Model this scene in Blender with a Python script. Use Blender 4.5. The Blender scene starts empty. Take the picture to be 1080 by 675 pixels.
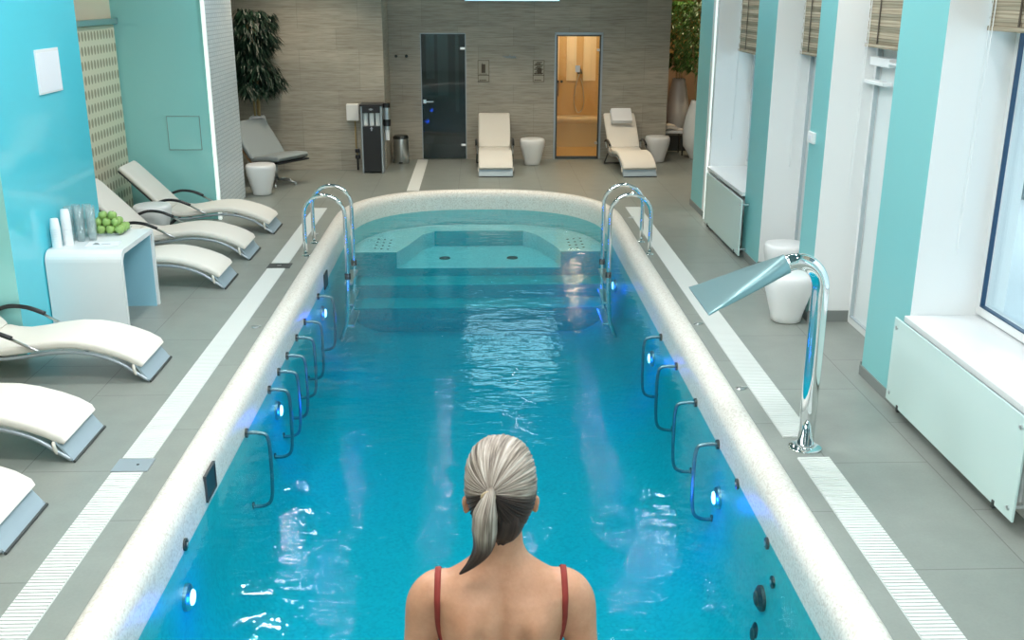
import bpy, bmesh, math, random
from mathutils import Vector, Matrix
from mathutils.bvhtree import BVHTree
PI = math.pi
random.seed(7)
SC = bpy.context.scene
COL = SC.collection

# ------------------------------------------------------------------ camera
cam_d = bpy.data.cameras.new('camera')
cam_d.sensor_width = 36.0
cam_d.lens = 36.0 * 1078.0 / 1080.0
cam_d.clip_start = 0.05
cam = bpy.data.objects.new('camera', cam_d)
COL.objects.link(cam)
cam.matrix_world = Matrix(((0.99949071, 0.00700924, -0.0311317, 0),
                           (-0.03178568, 0.30505419, -0.9518044, 0),
                           (0.00282543, 0.9523092, 0.30512163, 2.7),
                           (0, 0, 0, 1)))
SC.camera = cam

# ------------------------------------------------------------------ world, exposure
SC.view_settings.view_transform = 'Standard'
SC.view_settings.look = 'None'
SC.view_settings.gamma = 1.0
SC.view_settings.use_curve_mapping = False
SC.view_settings.exposure = -0.36
w = bpy.data.worlds.new('sky'); SC.world = w; w.use_nodes = True
bg = w.node_tree.nodes['Background']
bg.inputs[0].default_value = (0.74, 0.92, 1.0, 1)
bg.inputs[1].default_value = 3.8
SC.cycles.max_bounces = 8
SC.cycles.transparent_max_bounces = 24
SC.cycles.sample_clamp_indirect = 4.0
SC.cycles.use_denoising = True
SC.cycles.caustics_reflective = False
SC.cycles.caustics_refractive = False

def area_light(name, loc, rot, sx, sy, power, color):
    l = bpy.data.lights.new(name, 'AREA'); l.shape = 'RECTANGLE'; l.size = sx; l.size_y = sy
    l.energy = power; l.color = color
    o = bpy.data.objects.new(name, l); COL.objects.link(o); o.location = loc; o.rotation_euler = rot
    return o
# daylight entering each window (outside the panes) and the panels added on the unseen ceiling for general light
CEIL = 4.1
WIN_Y = [(10.68, 12.4), (8.73, 10.0), (7.04, 8.32), (4.45, 6.33), (2.1, 3.8), (-0.3, 1.4)]
for (a, b) in WIN_Y:
    area_light('sky_portal', (3.50, (a+b)/2, 1.9), (0, PI/2, 0), 3.6, b-a, 1, (1, 1, 1)).data.cycles.is_portal = True
PANELS = [(-0.02, -1.2), (-0.02, 1.6), (-0.02, 4.4), (-0.02, 7.2)]
for (x, y) in PANELS:
    area_light('fill_panel_light', (x, y, CEIL-0.045), (0, 0, 0), 2.6, 1.0, 125, (.96, 0.985, 1.0))

# ------------------------------------------------------------------ material helpers
def mat(name, color=(.8,.8,.8), rough=.5, metal=0, spec=.5, emit=None, es=0, **kw):
    m = bpy.data.materials.new(name); m.use_nodes = True
    b = m.node_tree.nodes['Principled BSDF']
    b.inputs['Base Color'].default_value = (*color, 1)
    b.inputs['Roughness'].default_value = rough
    b.inputs['Metallic'].default_value = metal
    b.inputs['Specular IOR Level'].default_value = spec
    if emit:
        b.inputs['Emission Color'].default_value = (*emit, 1); b.inputs['Emission Strength'].default_value = es
    for k, v in kw.items(): b.inputs[k.replace('_', ' ')].default_value = v
    return m
def N(m, t, **kw):
    n = m.node_tree.nodes.new(t)
    for k, v in kw.items(): setattr(n, k, v)
    return n
def L(m, a, b): m.node_tree.links.new(a, b)
def bsdf(m): return m.node_tree.nodes['Principled BSDF']
def coords(m, scale=(1,1,1), loc=(0,0,0), rot=(0,0,0), kind='Object'):
    tc = N(m, 'ShaderNodeTexCoord'); mp = N(m, 'ShaderNodeMapping')
    mp.inputs['Scale'].default_value = scale; mp.inputs['Location'].default_value = loc; mp.inputs['Rotation'].default_value = rot
    L(m, tc.outputs[kind], mp.inputs[0]); return mp.outputs[0]
def noise(m, vec, scale, detail=3, rough=.5):
    n = N(m, 'ShaderNodeTexNoise'); n.inputs['Scale'].default_value = scale
    n.inputs['Detail'].default_value = detail; n.inputs['Roughness'].default_value = rough
    L(m, vec, n.inputs['Vector']); return n.outputs['Fac']
def ramp(m, fac, stops):
    r = N(m, 'ShaderNodeValToRGB'); e = r.color_ramp.elements
    e[0].position, e[0].color = stops[0][0], (*stops[0][1], 1)
    e[1].position, e[1].color = stops[-1][0], (*stops[-1][1], 1)
    for p, c in stops[1:-1]:
        x = e.new(p); x.color = (*c, 1)
    L(m, fac, r.inputs[0]); return r.outputs[0]
def mixc(m, fac, a, b, blend='MIX'):
    x = N(m, 'ShaderNodeMix', data_type='RGBA', blend_type=blend)
    if isinstance(fac, (int, float)): x.inputs[0].default_value = fac
    else: L(m, fac, x.inputs[0])
    for s, v in ((x.inputs[6], a), (x.inputs[7], b)):
        if isinstance(v, tuple): s.default_value = (*v, 1)
        else: L(m, v, s)
    return x.outputs[2]
def bump(m, h, strength, dist=.01):
    b = N(m, 'ShaderNodeBump'); b.inputs['Strength'].default_value = strength; b.inputs['Distance'].default_value = dist
    L(m, h, b.inputs['Height']); L(m, b.outputs[0], bsdf(m).inputs['Normal'])

# plain materials
M = {}
M['white'] = mat('white_paint', (.82,.84,.83), .55)
M['ceiling'] = mat('ceiling_paint', (.16,.24,.25), .7)
M['lacquer'] = mat('white_lacquer', (.84,.86,.86), .22)
M['stool'] = mat('white_plastic', (.84,.85,.84), .3)
M['mint'] = mat('mint_paint', (.24,.60,.61), .4)
M['mint_glass'] = mat('mint_back_painted_glass', (.30,.68,.66), .08, spec=.6)
M['reflection_blue_glass'] = mat('pool_reflection_tinted_glass', (.11,.62,.74), .06, spec=.6)  # the pool's blue reflection is put into the base colour
M['chrome'] = mat('chrome', (.86,.89,.9), .06, 1)
M['steel'] = mat('brushed_steel', (.62,.65,.66), .28, 1)
M['dark_steel'] = mat('dark_steel', (.10,.11,.11), .35, 1)
M['alu'] = mat('grey_aluminium', (.42,.48,.52), .38, .5)
M['plate'] = mat('grey_blue_plate', (.36,.46,.52), .4, .1)
M['black'] = mat('black_plastic', (.015,.016,.018), .35)
M['charcoal'] = mat('charcoal', (.05,.06,.06), .5)
M['cushion'] = mat('cream_cushion', (.80,.765,.69), .75)
M['towel'] = mat('white_towel', (.86,.87,.88), .9)
M['paper'] = mat('paper', (.80,.82,.86), .7)
M['cup'] = mat('white_cup', (.85,.87,.88), .5)
M['apple'] = mat('green_apple', (.29,.46,.13), .35)
M['stem'] = mat('stem', (.12,.07,.03), .7)
M['leather'] = mat('grey_leather', (.30,.34,.34), .45)
M['skirting'] = mat('grey_skirting', (.22,.24,.23), .5)
M['red'] = mat('red_swimsuit', (.21,.022,.015), .8)
M['bamboo'] = mat('bamboo_cane', (.38,.28,.12), .6)
M['beige'] = mat('beige_plaster', (.72,.62,.45), .6)
M['amber'] = mat('amber_tile', (.60,.43,.20), .4)
M['amber_light'] = mat('pale_amber_tile', (.80,.74,.62), .4)
M['brownwall'] = mat('brown_plaster', (.36,.24,.15), .7)
M['ochre'] = mat('ochre_plaster', (.55,.36,.13), .7)
M['led'] = mat('led_strip', (.9,.95,.9), .5, emit=(.85,1,.95), es=.8)
M['lamp'] = mat('downlight_lens', (1,1,1), .5, emit=(1,.95,.85), es=80)
M['panel_em'] = mat('fill_panel_diffuser', (.9,.9,.9), .5, emit=(1,.97,.92), es=3.0)
M['screen'] = mat('screen', (.2,.4,.5), .3, emit=(.40,.78,.88), es=4.0)
M['pool_led'] = mat('pool_lamp_lens', (.5,.7,1), .3, emit=(.35,.62,1), es=7)
M['gasket'] = mat('blue_gasket', (.006,.05,.12), .4)
M['pale_gasket'] = mat('pale_gasket', (.45,.52,.54), .5)
M['door_panel'] = mat('white_door_panel', (.78,.84,.84), .3)
M['snow'] = mat('snow', (.85,.9,.93), .8)
M['facade'] = mat('pale_facade', (.90,.95,.95), .8)
M['bark'] = mat('bark', (.16,.26,.29), .8)
M['darkroom'] = mat('dark_tile', (.05,.075,.075), .4)

# floor tiles
def floor_mat():
    m = mat('grey_floor_tile', (.3,.31,.28), .3)
    v = coords(m)
    br = N(m, 'ShaderNodeTexBrick'); br.offset = .5
    L(m, coords(m, rot=(0,0,PI/2), loc=(.15,.3,0)), br.inputs['Vector'])
    br.inputs['Scale'].default_value = 1.0
    br.inputs['Brick Width'].default_value = 1.2; br.inputs['Row Height'].default_value = .6
    br.inputs['Mortar Size'].default_value = .0035; br.inputs['Mortar Smooth'].default_value = .3
    br.inputs['Color1'].default_value = (.275,.30,.27,1); br.inputs['Color2'].default_value = (.29,.315,.283,1)
    br.inputs['Mortar'].default_value = (.16,.165,.15,1)
    n1 = noise(m, v, 5.0, 3, .5); n2 = noise(m, v, 60, 3)
    c = mixc(m, .25, br.outputs['Color'], ramp(m, n1, [(.3,(.6,.6,.6)),(.7,(1.0,1.0,1.0))]), 'MULTIPLY')
    c = mixc(m, .2, c, ramp(m, n2, [(.3,(.8,.8,.8)),(.7,(1.1,1.1,1.1))]), 'MULTIPLY')
    L(m, c, bsdf(m).inputs['Base Color'])
    bsdf(m).inputs['Roughness'].default_value = .34
    return m
M['floor'] = floor_mat()
def travertine():
    m = mat('travertine_tile', (.4,.37,.3), .42)
    v = coords(m, scale=(.9,.9,14)); n1 = noise(m, v, 3.2, 7, .62)
    v2 = coords(m, scale=(.35,.35,5)); n2 = noise(m, v2, 2.2, 3)
    # (x, z) of the wall drive the tile joints
    br = N(m, 'ShaderNodeTexBrick'); br.offset = .37; br.offset_frequency = 3
    sx = N(m,'ShaderNodeSeparateXYZ'); cb = N(m,'ShaderNodeCombineXYZ'); L(m, coords(m), sx.inputs[0]); L(m, sx.outputs[0], cb.inputs[0]); L(m, sx.outputs[2], cb.inputs[1]); L(m, cb.outputs[0], br.inputs['Vector'])
    br.inputs['Scale'].default_value = 1.0
    br.inputs['Brick Width'].default_value = .92; br.inputs['Row Height'].default_value = .31
    br.inputs['Mortar Size'].default_value = .003; br.inputs['Bias'].default_value = .0
    br.inputs['Color1'].default_value = (.86,.86,.86,1); br.inputs['Color2'].default_value = (1.06,1.06,1.06,1)
    br.inputs['Mortar'].default_value = (.66,.66,.66,1)
    c = ramp(m, n1, [(.28,(.29,.265,.21)),(.48,(.43,.40,.33)),(.72,(.53,.50,.42))])
    c = mixc(m, .45, c, ramp(m, n2, [(.35,(.72,.72,.7)),(.65,(1,1,1))]), 'MULTIPLY')
    c = mixc(m, .8, c, br.outputs['Color'], 'MULTIPLY')
    L(m, c, bsdf(m).inputs['Base Color']); return m
M['travertine'] = travertine()
def mosaic(name, c1, c2, size, mortar, rough=.35, speck=.4):
    m = mat(name, c1, rough)
    v = coords(m)
    vo = N(m, 'ShaderNodeTexVoronoi'); vo.inputs['Scale'].default_value = 1/size
    L(m, v, vo.inputs['Vector'])
    w = N(m, 'ShaderNodeTexWhiteNoise', noise_dimensions='3D'); L(m, vo.outputs['Position'], w.inputs['Vector'])
    c = ramp(m, w.outputs['Value'], [(0, c2), (speck, c1), (1, tuple(min(1, x*1.06) for x in c1))])
    d = ramp(m, vo.outputs['Distance'], [(.55,(1,1,1)),(.75,mortar)])
    c = mixc(m, .6, c, d, 'MULTIPLY')
    L(m, c, bsdf(m).inputs['Base Color']); return m
M['coping'] = mosaic('cream_mosaic', (.80,.775,.71), (.66,.61,.53), .012, (.85,.85,.85))
M['basin'] = mosaic('aqua_mosaic', (.014,.47,.48), (.010,.41,.43), .02, (.9,.92,.92), .3)
def white_mosaic():
    m = mat('white_brick_mosaic', (.7,.76,.77), .3)
    br = N(m, 'ShaderNodeTexBrick'); br.offset = .5
    sx = N(m,'ShaderNodeSeparateXYZ'); cb = N(m,'ShaderNodeCombineXYZ'); L(m, coords(m), sx.inputs[0]); L(m, sx.outputs[1], cb.inputs[0]); L(m, sx.outputs[2], cb.inputs[1]); L(m, cb.outputs[0], br.inputs['Vector'])   # rows along y, courses along z
    br.inputs['Scale'].default_value = 1.0
    br.inputs['Brick Width'].default_value = .10; br.inputs['Row Height'].default_value = .05
    br.inputs['Mortar Size'].default_value = .004
    br.inputs['Color1'].default_value = (.80,.86,.88,1); br.inputs['Color2'].default_value = (.72,.80,.83,1)
    br.inputs['Mortar'].default_value = (.45,.52,.54,1)
    L(m, br.outputs['Color'], bsdf(m).inputs['Base Color']); bump(m, br.outputs['Fac'], -.4, .004); return m
M['white_mosaic'] = white_mosaic()
def sheet_fresnel(m, ior):
    fr = N(m, 'ShaderNodeFresnel'); ge = N(m, 'ShaderNodeNewGeometry')
    mr = N(m, 'ShaderNodeMapRange'); mr.inputs['To Min'].default_value = ior; mr.inputs['To Max'].default_value = 1/ior
    L(m, ge.outputs['Backfacing'], mr.inputs['Value']); L(m, mr.outputs[0], fr.inputs['IOR']); return fr
def water_mat():
    m = bpy.data.materials.new('pool_water'); m.use_nodes = True
    nt = m.node_tree; nt.nodes.clear()
    out = N(m, 'ShaderNodeOutputMaterial'); tr = N(m, 'ShaderNodeBsdfTransparent'); gl = N(m, 'ShaderNodeBsdfGlossy')
    gl.inputs['Roughness'].default_value = .0; gl.inputs['Color'].default_value = (1,1,1,1)
    fr = sheet_fresnel(m, 1.33)
    v = coords(m); v1 = coords(m, scale=(.8,1.5,1))
    n1 = noise(m, v1, 2.4, 3, .55); n2 = noise(m, v, 17, 3, .6)
    a = N(m, 'ShaderNodeMath', operation='MULTIPLY_ADD'); L(m, n2, a.inputs[0]); a.inputs[1].default_value = .10; L(m, n1, a.inputs[2])
    n3 = noise(m, v, 45, 1, .5); n4 = noise(m, v, 1.1, 2, .5)
    mk = N(m, 'ShaderNodeMapRange'); mk.inputs['From Min'].default_value = .48; mk.inputs['From Max'].default_value = .68; mk.inputs['To Max'].default_value = .05
    L(m, n4, mk.inputs['Value'])
    a2 = N(m, 'ShaderNodeMath', operation='MULTIPLY_ADD'); L(m, n3, a2.inputs[0]); L(m, mk.outputs[0], a2.inputs[1]); L(m, a.outputs[0], a2.inputs[2])
    b = N(m, 'ShaderNodeBump'); b.inputs['Strength'].default_value = .42; b.inputs['Distance'].default_value = .035
    L(m, a2.outputs[0], b.inputs['Height'])
    L(m, b.outputs[0], gl.inputs['Normal']); L(m, b.outputs[0], fr.inputs['Normal'])
    mx = N(m, 'ShaderNodeMixShader'); L(m, fr.outputs[0], mx.inputs[0]); L(m, tr.outputs[0], mx.inputs[1]); L(m, gl.outputs[0], mx.inputs[2])
    L(m, mx.outputs[0], out.inputs['Surface'])
    ab = N(m, 'ShaderNodeVolumeAbsorption')
    ab.inputs['Color'].default_value = (0.0, .80, .90, 1); ab.inputs['Density'].default_value = .80
    L(m, ab.outputs[0], out.inputs['Volume'])
    return m
M['water'] = water_mat()
def glass_mat(name, tint, opacity, rough=.02):
    m = bpy.data.materials.new(name); m.use_nodes = True
    nt = m.node_tree; nt.nodes.clear()
    out = N(m, 'ShaderNodeOutputMaterial'); tr = N(m, 'ShaderNodeBsdfTransparent'); tr.inputs[0].default_value = (*tint, 1)
    pr = N(m, 'ShaderNodeBsdfGlossy'); pr.inputs['Roughness'].default_value = rough
    fr = sheet_fresnel(m, 1.5)
    mx = N(m, 'ShaderNodeMixShader'); L(m, fr.outputs[0], mx.inputs[0]); L(m, tr.outputs[0], mx.inputs[1]); L(m, pr.outputs[0], mx.inputs[2])
    if opacity > 0:
        df = N(m, 'ShaderNodeBsdfDiffuse'); df.inputs[0].default_value = (.75,.9,.9,1) if name == 'tumbler_glass' else (.35,.55,.55,1)
        m2 = N(m, 'ShaderNodeMixShader'); m2.inputs[0].default_value = opacity
        L(m, mx.outputs[0], m2.inputs[1]); L(m, df.outputs[0], m2.inputs[2]); mx = m2
    L(m, mx.outputs[0], out.inputs['Surface']); return m
M['pane'] = glass_mat('window_pane', (.95,.985,1), 0)
M['smoke_glass'] = glass_mat('smoked_glass', (.22,.32,.32), .04)
M['amber_glass'] = glass_mat('clear_door_glass', (.95,.90,.78), 0)
M['tumbler'] = glass_mat('tumbler_glass', (.985,.995,.995), .14)
M['rad_glass'] = mat('frosted_radiator_glass', (.62,.80,.77), .12, spec=.5)
def leaf_mat(name, c1, c2):
    m = mat(name, c1, .45)
    oi = N(m, 'ShaderNodeTexNoise'); oi.inputs['Scale'].default_value = 9; L(m, coords(m), oi.inputs['Vector'])
    L(m, ramp(m, oi.outputs['Fac'], [(.35, c1), (.65, c2)]), bsdf(m).inputs['Base Color']); return m
M['leaf_dark'] = leaf_mat('dark_leaf', (.003,.016,.009), (.010,.042,.020))
M['leaf_green'] = leaf_mat('green_leaf', (.02,.09,.015), (.09,.22,.03))
def skin_mat():
    m = mat('skin', (.58,.36,.26), .48)
    b = bsdf(m); b.inputs['Subsurface Weight'].default_value = .15; b.inputs['Subsurface Radius'].default_value = (.02,.008,.004)
    v = coords(m); n = noise(m, v, 14, 4); n2 = noise(m, v, 120, 2)
    c = ramp(m, n, [(.3,(.41,.205,.115)),(.7,(.52,.285,.175))])
    c = mixc(m, .25, c, ramp(m, n2, [(.35,(.8,.74,.7)),(.65,(1,1,1))]), 'MULTIPLY')
    L(m, c, b.inputs['Base Color']); bump(m, n2, .15, .002); return m
M['skin'] = skin_mat()
def hair_mat():
    m = mat('blond_hair', (.6,.5,.36), .5, spec=.25)
    uv = N(m, 'ShaderNodeUVMap'); mp = N(m, 'ShaderNodeMapping'); mp.inputs['Scale'].default_value = (60, 1.4, 1)
    L(m, uv.outputs[0], mp.inputs[0]); n = noise(m, mp.outputs[0], 1.0, 4, .7)
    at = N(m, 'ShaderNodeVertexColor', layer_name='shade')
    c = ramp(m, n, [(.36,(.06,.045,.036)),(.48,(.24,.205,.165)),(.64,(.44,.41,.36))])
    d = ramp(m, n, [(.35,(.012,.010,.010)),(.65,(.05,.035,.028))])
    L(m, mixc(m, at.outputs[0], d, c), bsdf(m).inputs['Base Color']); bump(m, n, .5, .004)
    return m
M['hair'] = hair_mat()
def screen_wall():
    m = mat('perforated_gold_screen', (.75,.62,.38), .35, .2)
    mp = coords(m, scale=(1, 10.5, 6.5))
    sx = N(m, 'ShaderNodeSeparateXYZ'); L(m, mp, sx.inputs[0])
    def fr(sock, off):
        a = N(m, 'ShaderNodeMath', operation='ADD'); L(m, sock, a.inputs[0]); 
        if isinstance(off, float): a.inputs[1].default_value = off
        else: L(m, off, a.inputs[1])
        f = N(m, 'ShaderNodeMath', operation='FRACT'); L(m, a.outputs[0], f.inputs[0])
        d = N(m, 'ShaderNodeMath', operation='SUBTRACT'); L(m, f.outputs[0], d.inputs[0]); d.inputs[1].default_value = .5
        q = N(m, 'ShaderNodeMath', operation='ABSOLUTE'); L(m, d.outputs[0], q.inputs[0]); return q.outputs[0]
    fl = N(m, 'ShaderNodeMath', operation='FLOOR'); L(m, sx.outputs[2], fl.inputs[0])
    hf = N(m, 'ShaderNodeMath', operation='MULTIPLY'); L(m, fl.outputs[0], hf.inputs[0]); hf.inputs[1].default_value = .5
    fy = fr(sx.outputs[1], hf.outputs[0]); fz = fr(sx.outputs[2], 0.0)
    cb = N(m, 'ShaderNodeCombineXYZ'); L(m, fy, cb.inputs[0]); L(m, fz, cb.inputs[1])
    ln = N(m, 'ShaderNodeVectorMath', operation='LENGTH'); L(m, cb.outputs[0], ln.inputs[0])
    c = ramp(m, ln.outputs['Value'], [(.30,(.42,.33,.20)),(.36,(.84,.75,.56))])
    L(m, c, bsdf(m).inputs['Base Color']); return m
M['gold'] = screen_wall()

# ------------------------------------------------------------------ mesh helpers
def tag(o, label=None, cat=None, group=None, kind=None):
    if label: o['label'] = label
    if cat: o['category'] = cat
    if group: o['group'] = group
    if kind: o['kind'] = kind
    return o
def obj(name, bm, m, parent=None, smooth=False, auto=None):
    me = bpy.data.meshes.new(name); bm.normal_update(); bm.to_mesh(me); bm.free()
    ms = m if isinstance(m, (list, tuple)) else [m]
    for x in ms: me.materials.append(x)
    if smooth or auto is not None:
        for p in me.polygons: p.use_smooth = True
        if auto is not None:
            me.set_sharp_from_angle(angle=math.radians(auto))
    o = bpy.data.objects.new(name, me); COL.objects.link(o)
    if parent: o.parent = parent
    return o
def thing(name, label, cat, loc=(0,0,0), rz=0, group=None):
    o = bpy.data.objects.new(name, None); COL.objects.link(o)
    o.location = loc; o.rotation_euler = (0,0,rz); o.empty_display_size = .1
    return tag(o, label, cat, group)
def struct(name, bm, m, auto=None):
    return tag(obj(name, bm, m, auto=auto), kind='structure')
def kids(o): return [c for c in bpy.data.objects if c.parent == o]
def dup(o, parent=None, loc=None, rz=None, label=None):
    c = o.copy(); COL.objects.link(c)
    if parent: c.parent = parent
    if loc is not None: c.location = loc
    if rz is not None: c.rotation_euler = (0,0,rz)
    if label: c['label'] = label
    for k in kids(o): dup(k, c)
    return c
def BM(): return bmesh.new()
def box(bm, x0, x1, y0, y1, z0, z1, bev=0, seg=2, mi=0, rot=None):
    r = bmesh.ops.create_cube(bm, size=1)
    vs = r['verts']
    c = Vector(((x0+x1)/2, (y0+y1)/2, (z0+z1)/2))
    for v in vs:
        v.co = Vector((v.co.x*(x1-x0), v.co.y*(y1-y0), v.co.z*(z1-z0)))
    fs = set(f for v in vs for f in v.link_faces)
    for f in fs: f.material_index = mi
    if bev:
        es = list(set(e for v in vs for e in v.link_edges))
        rr = bmesh.ops.bevel(bm, geom=es, offset=bev, segments=seg, affect='EDGES', profile=.5)
        vs = [v for v in set(v for f in rr['faces'] for v in f.verts) | set(v for v in vs if v.is_valid)]
        for f in rr['faces']: f.material_index = mi
    for v in vs:
        if rot: v.co = rot @ v.co
        v.co += c
    return vs
def tube(bm, pts, r, n=10, closed=False, cap=True, flat=None):
    """pts list of Vectors; r number or list; flat = (up vector, ratio) squashes the section"""
    pts = [Vector(p) for p in pts]; m = len(pts); rings = []
    prev = None
    for i, p in enumerate(pts):
        if closed: t = pts[(i+1) % m] - pts[i-1]
        else: t = pts[min(i+1, m-1)] - pts[max(i-1, 0)]
        t.normalize()
        if prev is None:
            a = Vector((0,0,1)) if abs(t.z) < .9 else Vector((0,1,0))
            u = t.cross(a).normalized()
        else:
            u = prev - t*prev.dot(t)
            u = u.normalized() if u.length > 1e-6 else t.orthogonal().normalized()
        prev = u; vv = t.cross(u)
        rr = r[i] if isinstance(r, (list, tuple)) else r
        ring = []
        for k in range(n):
            a = 2*PI*k/n
            d = u*math.cos(a)*rr + vv*math.sin(a)*rr
            if flat: d = d - flat[0]*d.dot(flat[0])*(1-flat[1])
            ring.append(bm.verts.new(p+d))
        rings.append(ring)
    rng = range(m if closed else m-1)
    for i in rng:
        a, b = rings[i], rings[(i+1) % m]
        for k in range(n):
            bm.faces.new((a[k], a[(k+1)%n], b[(k+1)%n], b[k]))
    if cap and not closed:
        bm.faces.new(rings[0][::-1]); bm.faces.new(rings[-1])
    return rings
def lathe(bm, prof, n=32, c=(0,0,0), sx=1, sy=1, power=2):
    rings = []
    for (r, z) in prof:
        if r < 1e-6: rings.append([bm.verts.new((c[0], c[1], c[2]+z))]); continue
        ring = []
        for k in range(n):
            a = 2*PI*k/n; ca, sa = math.cos(a), math.sin(a)
            q = (abs(ca)**power + abs(sa)**power)**(-1/power)
            ring.append(bm.verts.new((c[0]+r*q*ca*sx, c[1]+r*q*sa*sy, c[2]+z)))
        rings.append(ring)
    for a, b in zip(rings, rings[1:]):
        if len(a) == 1 and len(b) == 1: continue
        for k in range(n):
            k2 = (k+1) % n
            if len(a) == 1: bm.faces.new((a[0], b[k2], b[k]))
            elif len(b) == 1: bm.faces.new((a[k], a[k2], b[0]))
            else: bm.faces.new((a[k], a[k2], b[k2], b[k]))
    if len(rings[0]) > 1: bm.faces.new(rings[0][::-1])
    if len(rings[-1]) > 1: bm.faces.new(rings[-1])
    return rings
def prism(bm, outline, y0, y1, axis='y'):
    """outline (a,z) extruded along y (or x)"""
    f = (lambda a, z, t: (a, t, z)) if axis == 'y' else ((lambda a, z, t: (t, a, z)) if axis == 'x' else (lambda a, z, t: (a, z, t)))
    A = [bm.verts.new(f(a, z, y0)) for a, z in outline]; B = [bm.verts.new(f(a, z, y1)) for a, z in outline]
    n = len(A); faces = [bm.faces.new(A), bm.faces.new(B[::-1])]
    for i in range(n): faces.append(bm.faces.new((A[i], B[i], B[(i+1)%n], A[(i+1)%n])))
    bmesh.ops.recalc_face_normals(bm, faces=faces)
    return A + B
def smoothpath(pts, n=8, closed=False):
    P_ = [Vector(p) for p in pts]; out = []
    m = len(P_)
    for i in range(m if closed else m-1):
        if closed: p0, p1, p2, p3 = P_[i-1], P_[i], P_[(i+1)%m], P_[(i+2)%m]
        else: p0, p1, p2, p3 = P_[max(i-1,0)], P_[i], P_[i+1], P_[min(i+2,m-1)]
        for k in range(n):
            t = k/n
            out.append(.5*((2*p1)+(-p0+p2)*t+(2*p0-5*p1+4*p2-p3)*t*t+(-p0+3*p1-3*p2+p3)*t**3))
    if not closed: out.append(P_[-1].copy())
    return out
def ribbon(bm, pts, th, y0, y1, round_=.02):
    """cushion: centreline pts (x,z), thickness th, spans y0..y1 with rounded edges"""
    P_ = [Vector((p[0], 0, p[1])) for p in pts]; m = len(P_); rings = []
    W = (y1-y0)/2; yc = (y0+y1)/2
    sec = []
    for (sy, sz) in ((1,1),(-1,1),(-1,-1),(1,-1)):
        base = {(1,1):0,(-1,1):90,(-1,-1):180,(1,-1):270}[(sy,sz)]
        for k in range(5):
            a = math.radians(base+k*22.5)
            rr = min(round_, th/2-.001)
            sec.append((sy*(W-rr)+rr*math.cos(a), sz*(th/2-rr)+rr*math.sin(a)))
    for i, p in enumerate(P_):
        t = (P_[min(i+1,m-1)]-P_[max(i-1,0)]).normalized(); nrm = Vector((-t.z,0,t.x))
        if nrm.z < 0: nrm = -nrm
        s = 1.0
        if i == 0 or i == m-1: s = .55
        elif i == 1 or i == m-2: s = .92
        ins = {0:.012, 1:.003, m-2:.003, m-1:.012}.get(i, 0)
        rings.append([bm.verts.new(Vector((p.x, yc+a*(1-ins/W), p.z)) + nrm*b*s) for a, b in sec])
    n = len(sec); fs = []
    for a, b in zip(rings, rings[1:]):
        for k in range(n): fs.append(bm.faces.new((a[k], a[(k+1)%n], b[(k+1)%n], b[k])))
    fs.append(bm.faces.new(rings[0][::-1])); fs.append(bm.faces.new(rings[-1]))
    bmesh.ops.recalc_face_normals(bm, faces=fs)

# ------------------------------------------------------------------ pool outline
PCX, YF, YN = -0.01, 12.6, 3.85      # centre line, where the far / near curves start
WZ = -0.2                            # water level below the deck
def outline(inset=0, n=28):
    a = 1.81-inset; bf = 1.85-inset; bn = 1.62-inset; pts = []
    def se(t, e=2.4):
        c, s = math.cos(t), math.sin(t)
        return abs(c)**(2/e)*(1 if c >= 0 else -1), abs(s)**(2/e)
    for i in range(n+1):
        c, s = se(PI*i/n); pts.append((PCX+a*c, YF+bf*s))
    for i in range(n+1):
        c, s = se(PI*i/n); pts.append((PCX-a*c, YN-bn*s))
    return pts
def sweep(prof, m, name):
    bm = BM(); rings = []
    for (d, z) in prof: rings.append([bm.verts.new((x, y, z)) for x, y in outline(d)])
    n = len(rings[0])
    for a, b in zip(rings, rings[1:]):
        for k in range(n):
            k2 = (k+1) % n
            if (a[k].co-a[k2].co).length < 1e-5: continue
            bm.faces.new((a[k], a[k2], b[k2], b[k]))
    return bm, rings

# ------------------------------------------------------------------ STRUCTURE
# floor with the pool cut out
bm = BM()
o1 = [bm.verts.new((x, y, 0)) for x, y in outline(0.03)]
o2 = [bm.verts.new(p) for p in ((-6,-3,0),(3.6,-3,0),(3.6,13.45,0),(6,13.45,0),(6,21,0),(-6,21,0))]
es = []
for l in (o1, o2):
    for i in range(len(l)):
        if (l[i].co-l[(i+1)%len(l)].co).length > 1e-5: es.append(bm.edges.new((l[i], l[(i+1)%len(l)])))
bmesh.ops.triangle_fill(bm, use_beauty=True, edges=es)
bmesh.ops.recalc_face_normals(bm, faces=bm.faces)
for f in bm.faces:
    if f.normal.z < 0: f.normal_flip()
struct('floor', bm, M['floor'])

# coping and basin
prof = [(.0,-.05),(.0,.0),(.008,.018),(.03,.034),(.06,.042),(.095,.044),(.13,.036),(.158,.016),(.178,-.014),(.188,-.05),(.19,-.1),(.19,-.225)]
bm, rg = sweep(prof, None, None)
tag(obj('pool_coping', bm, M['coping'], auto=60), kind='structure')
ZB = -1.2
bm, rg = sweep([(.19,-.225),(.19,ZB+.55)]+[(.19+.5*(1-math.cos(math.radians(k*10))), ZB+.55-.55*math.sin(math.radians(k*10))) for k in range(1,10)], None, None)
cap = [v for v in rg[-1]]
bm.verts.ensure_lookup_table()
bmesh.ops.remove_doubles(bm, verts=bm.verts, dist=1e-4)
bm.edges.ensure_lookup_table()
be = [e for e in bm.edges if e.is_boundary and abs(e.verts[0].co.z-ZB) < 1e-4 and abs(e.verts[1].co.z-ZB) < 1e-4]
bmesh.ops.triangle_fill(bm, use_beauty=True, edges=be)
tag(obj('pool_basin', bm, M['basin'], auto=40), kind='structure')
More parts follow.
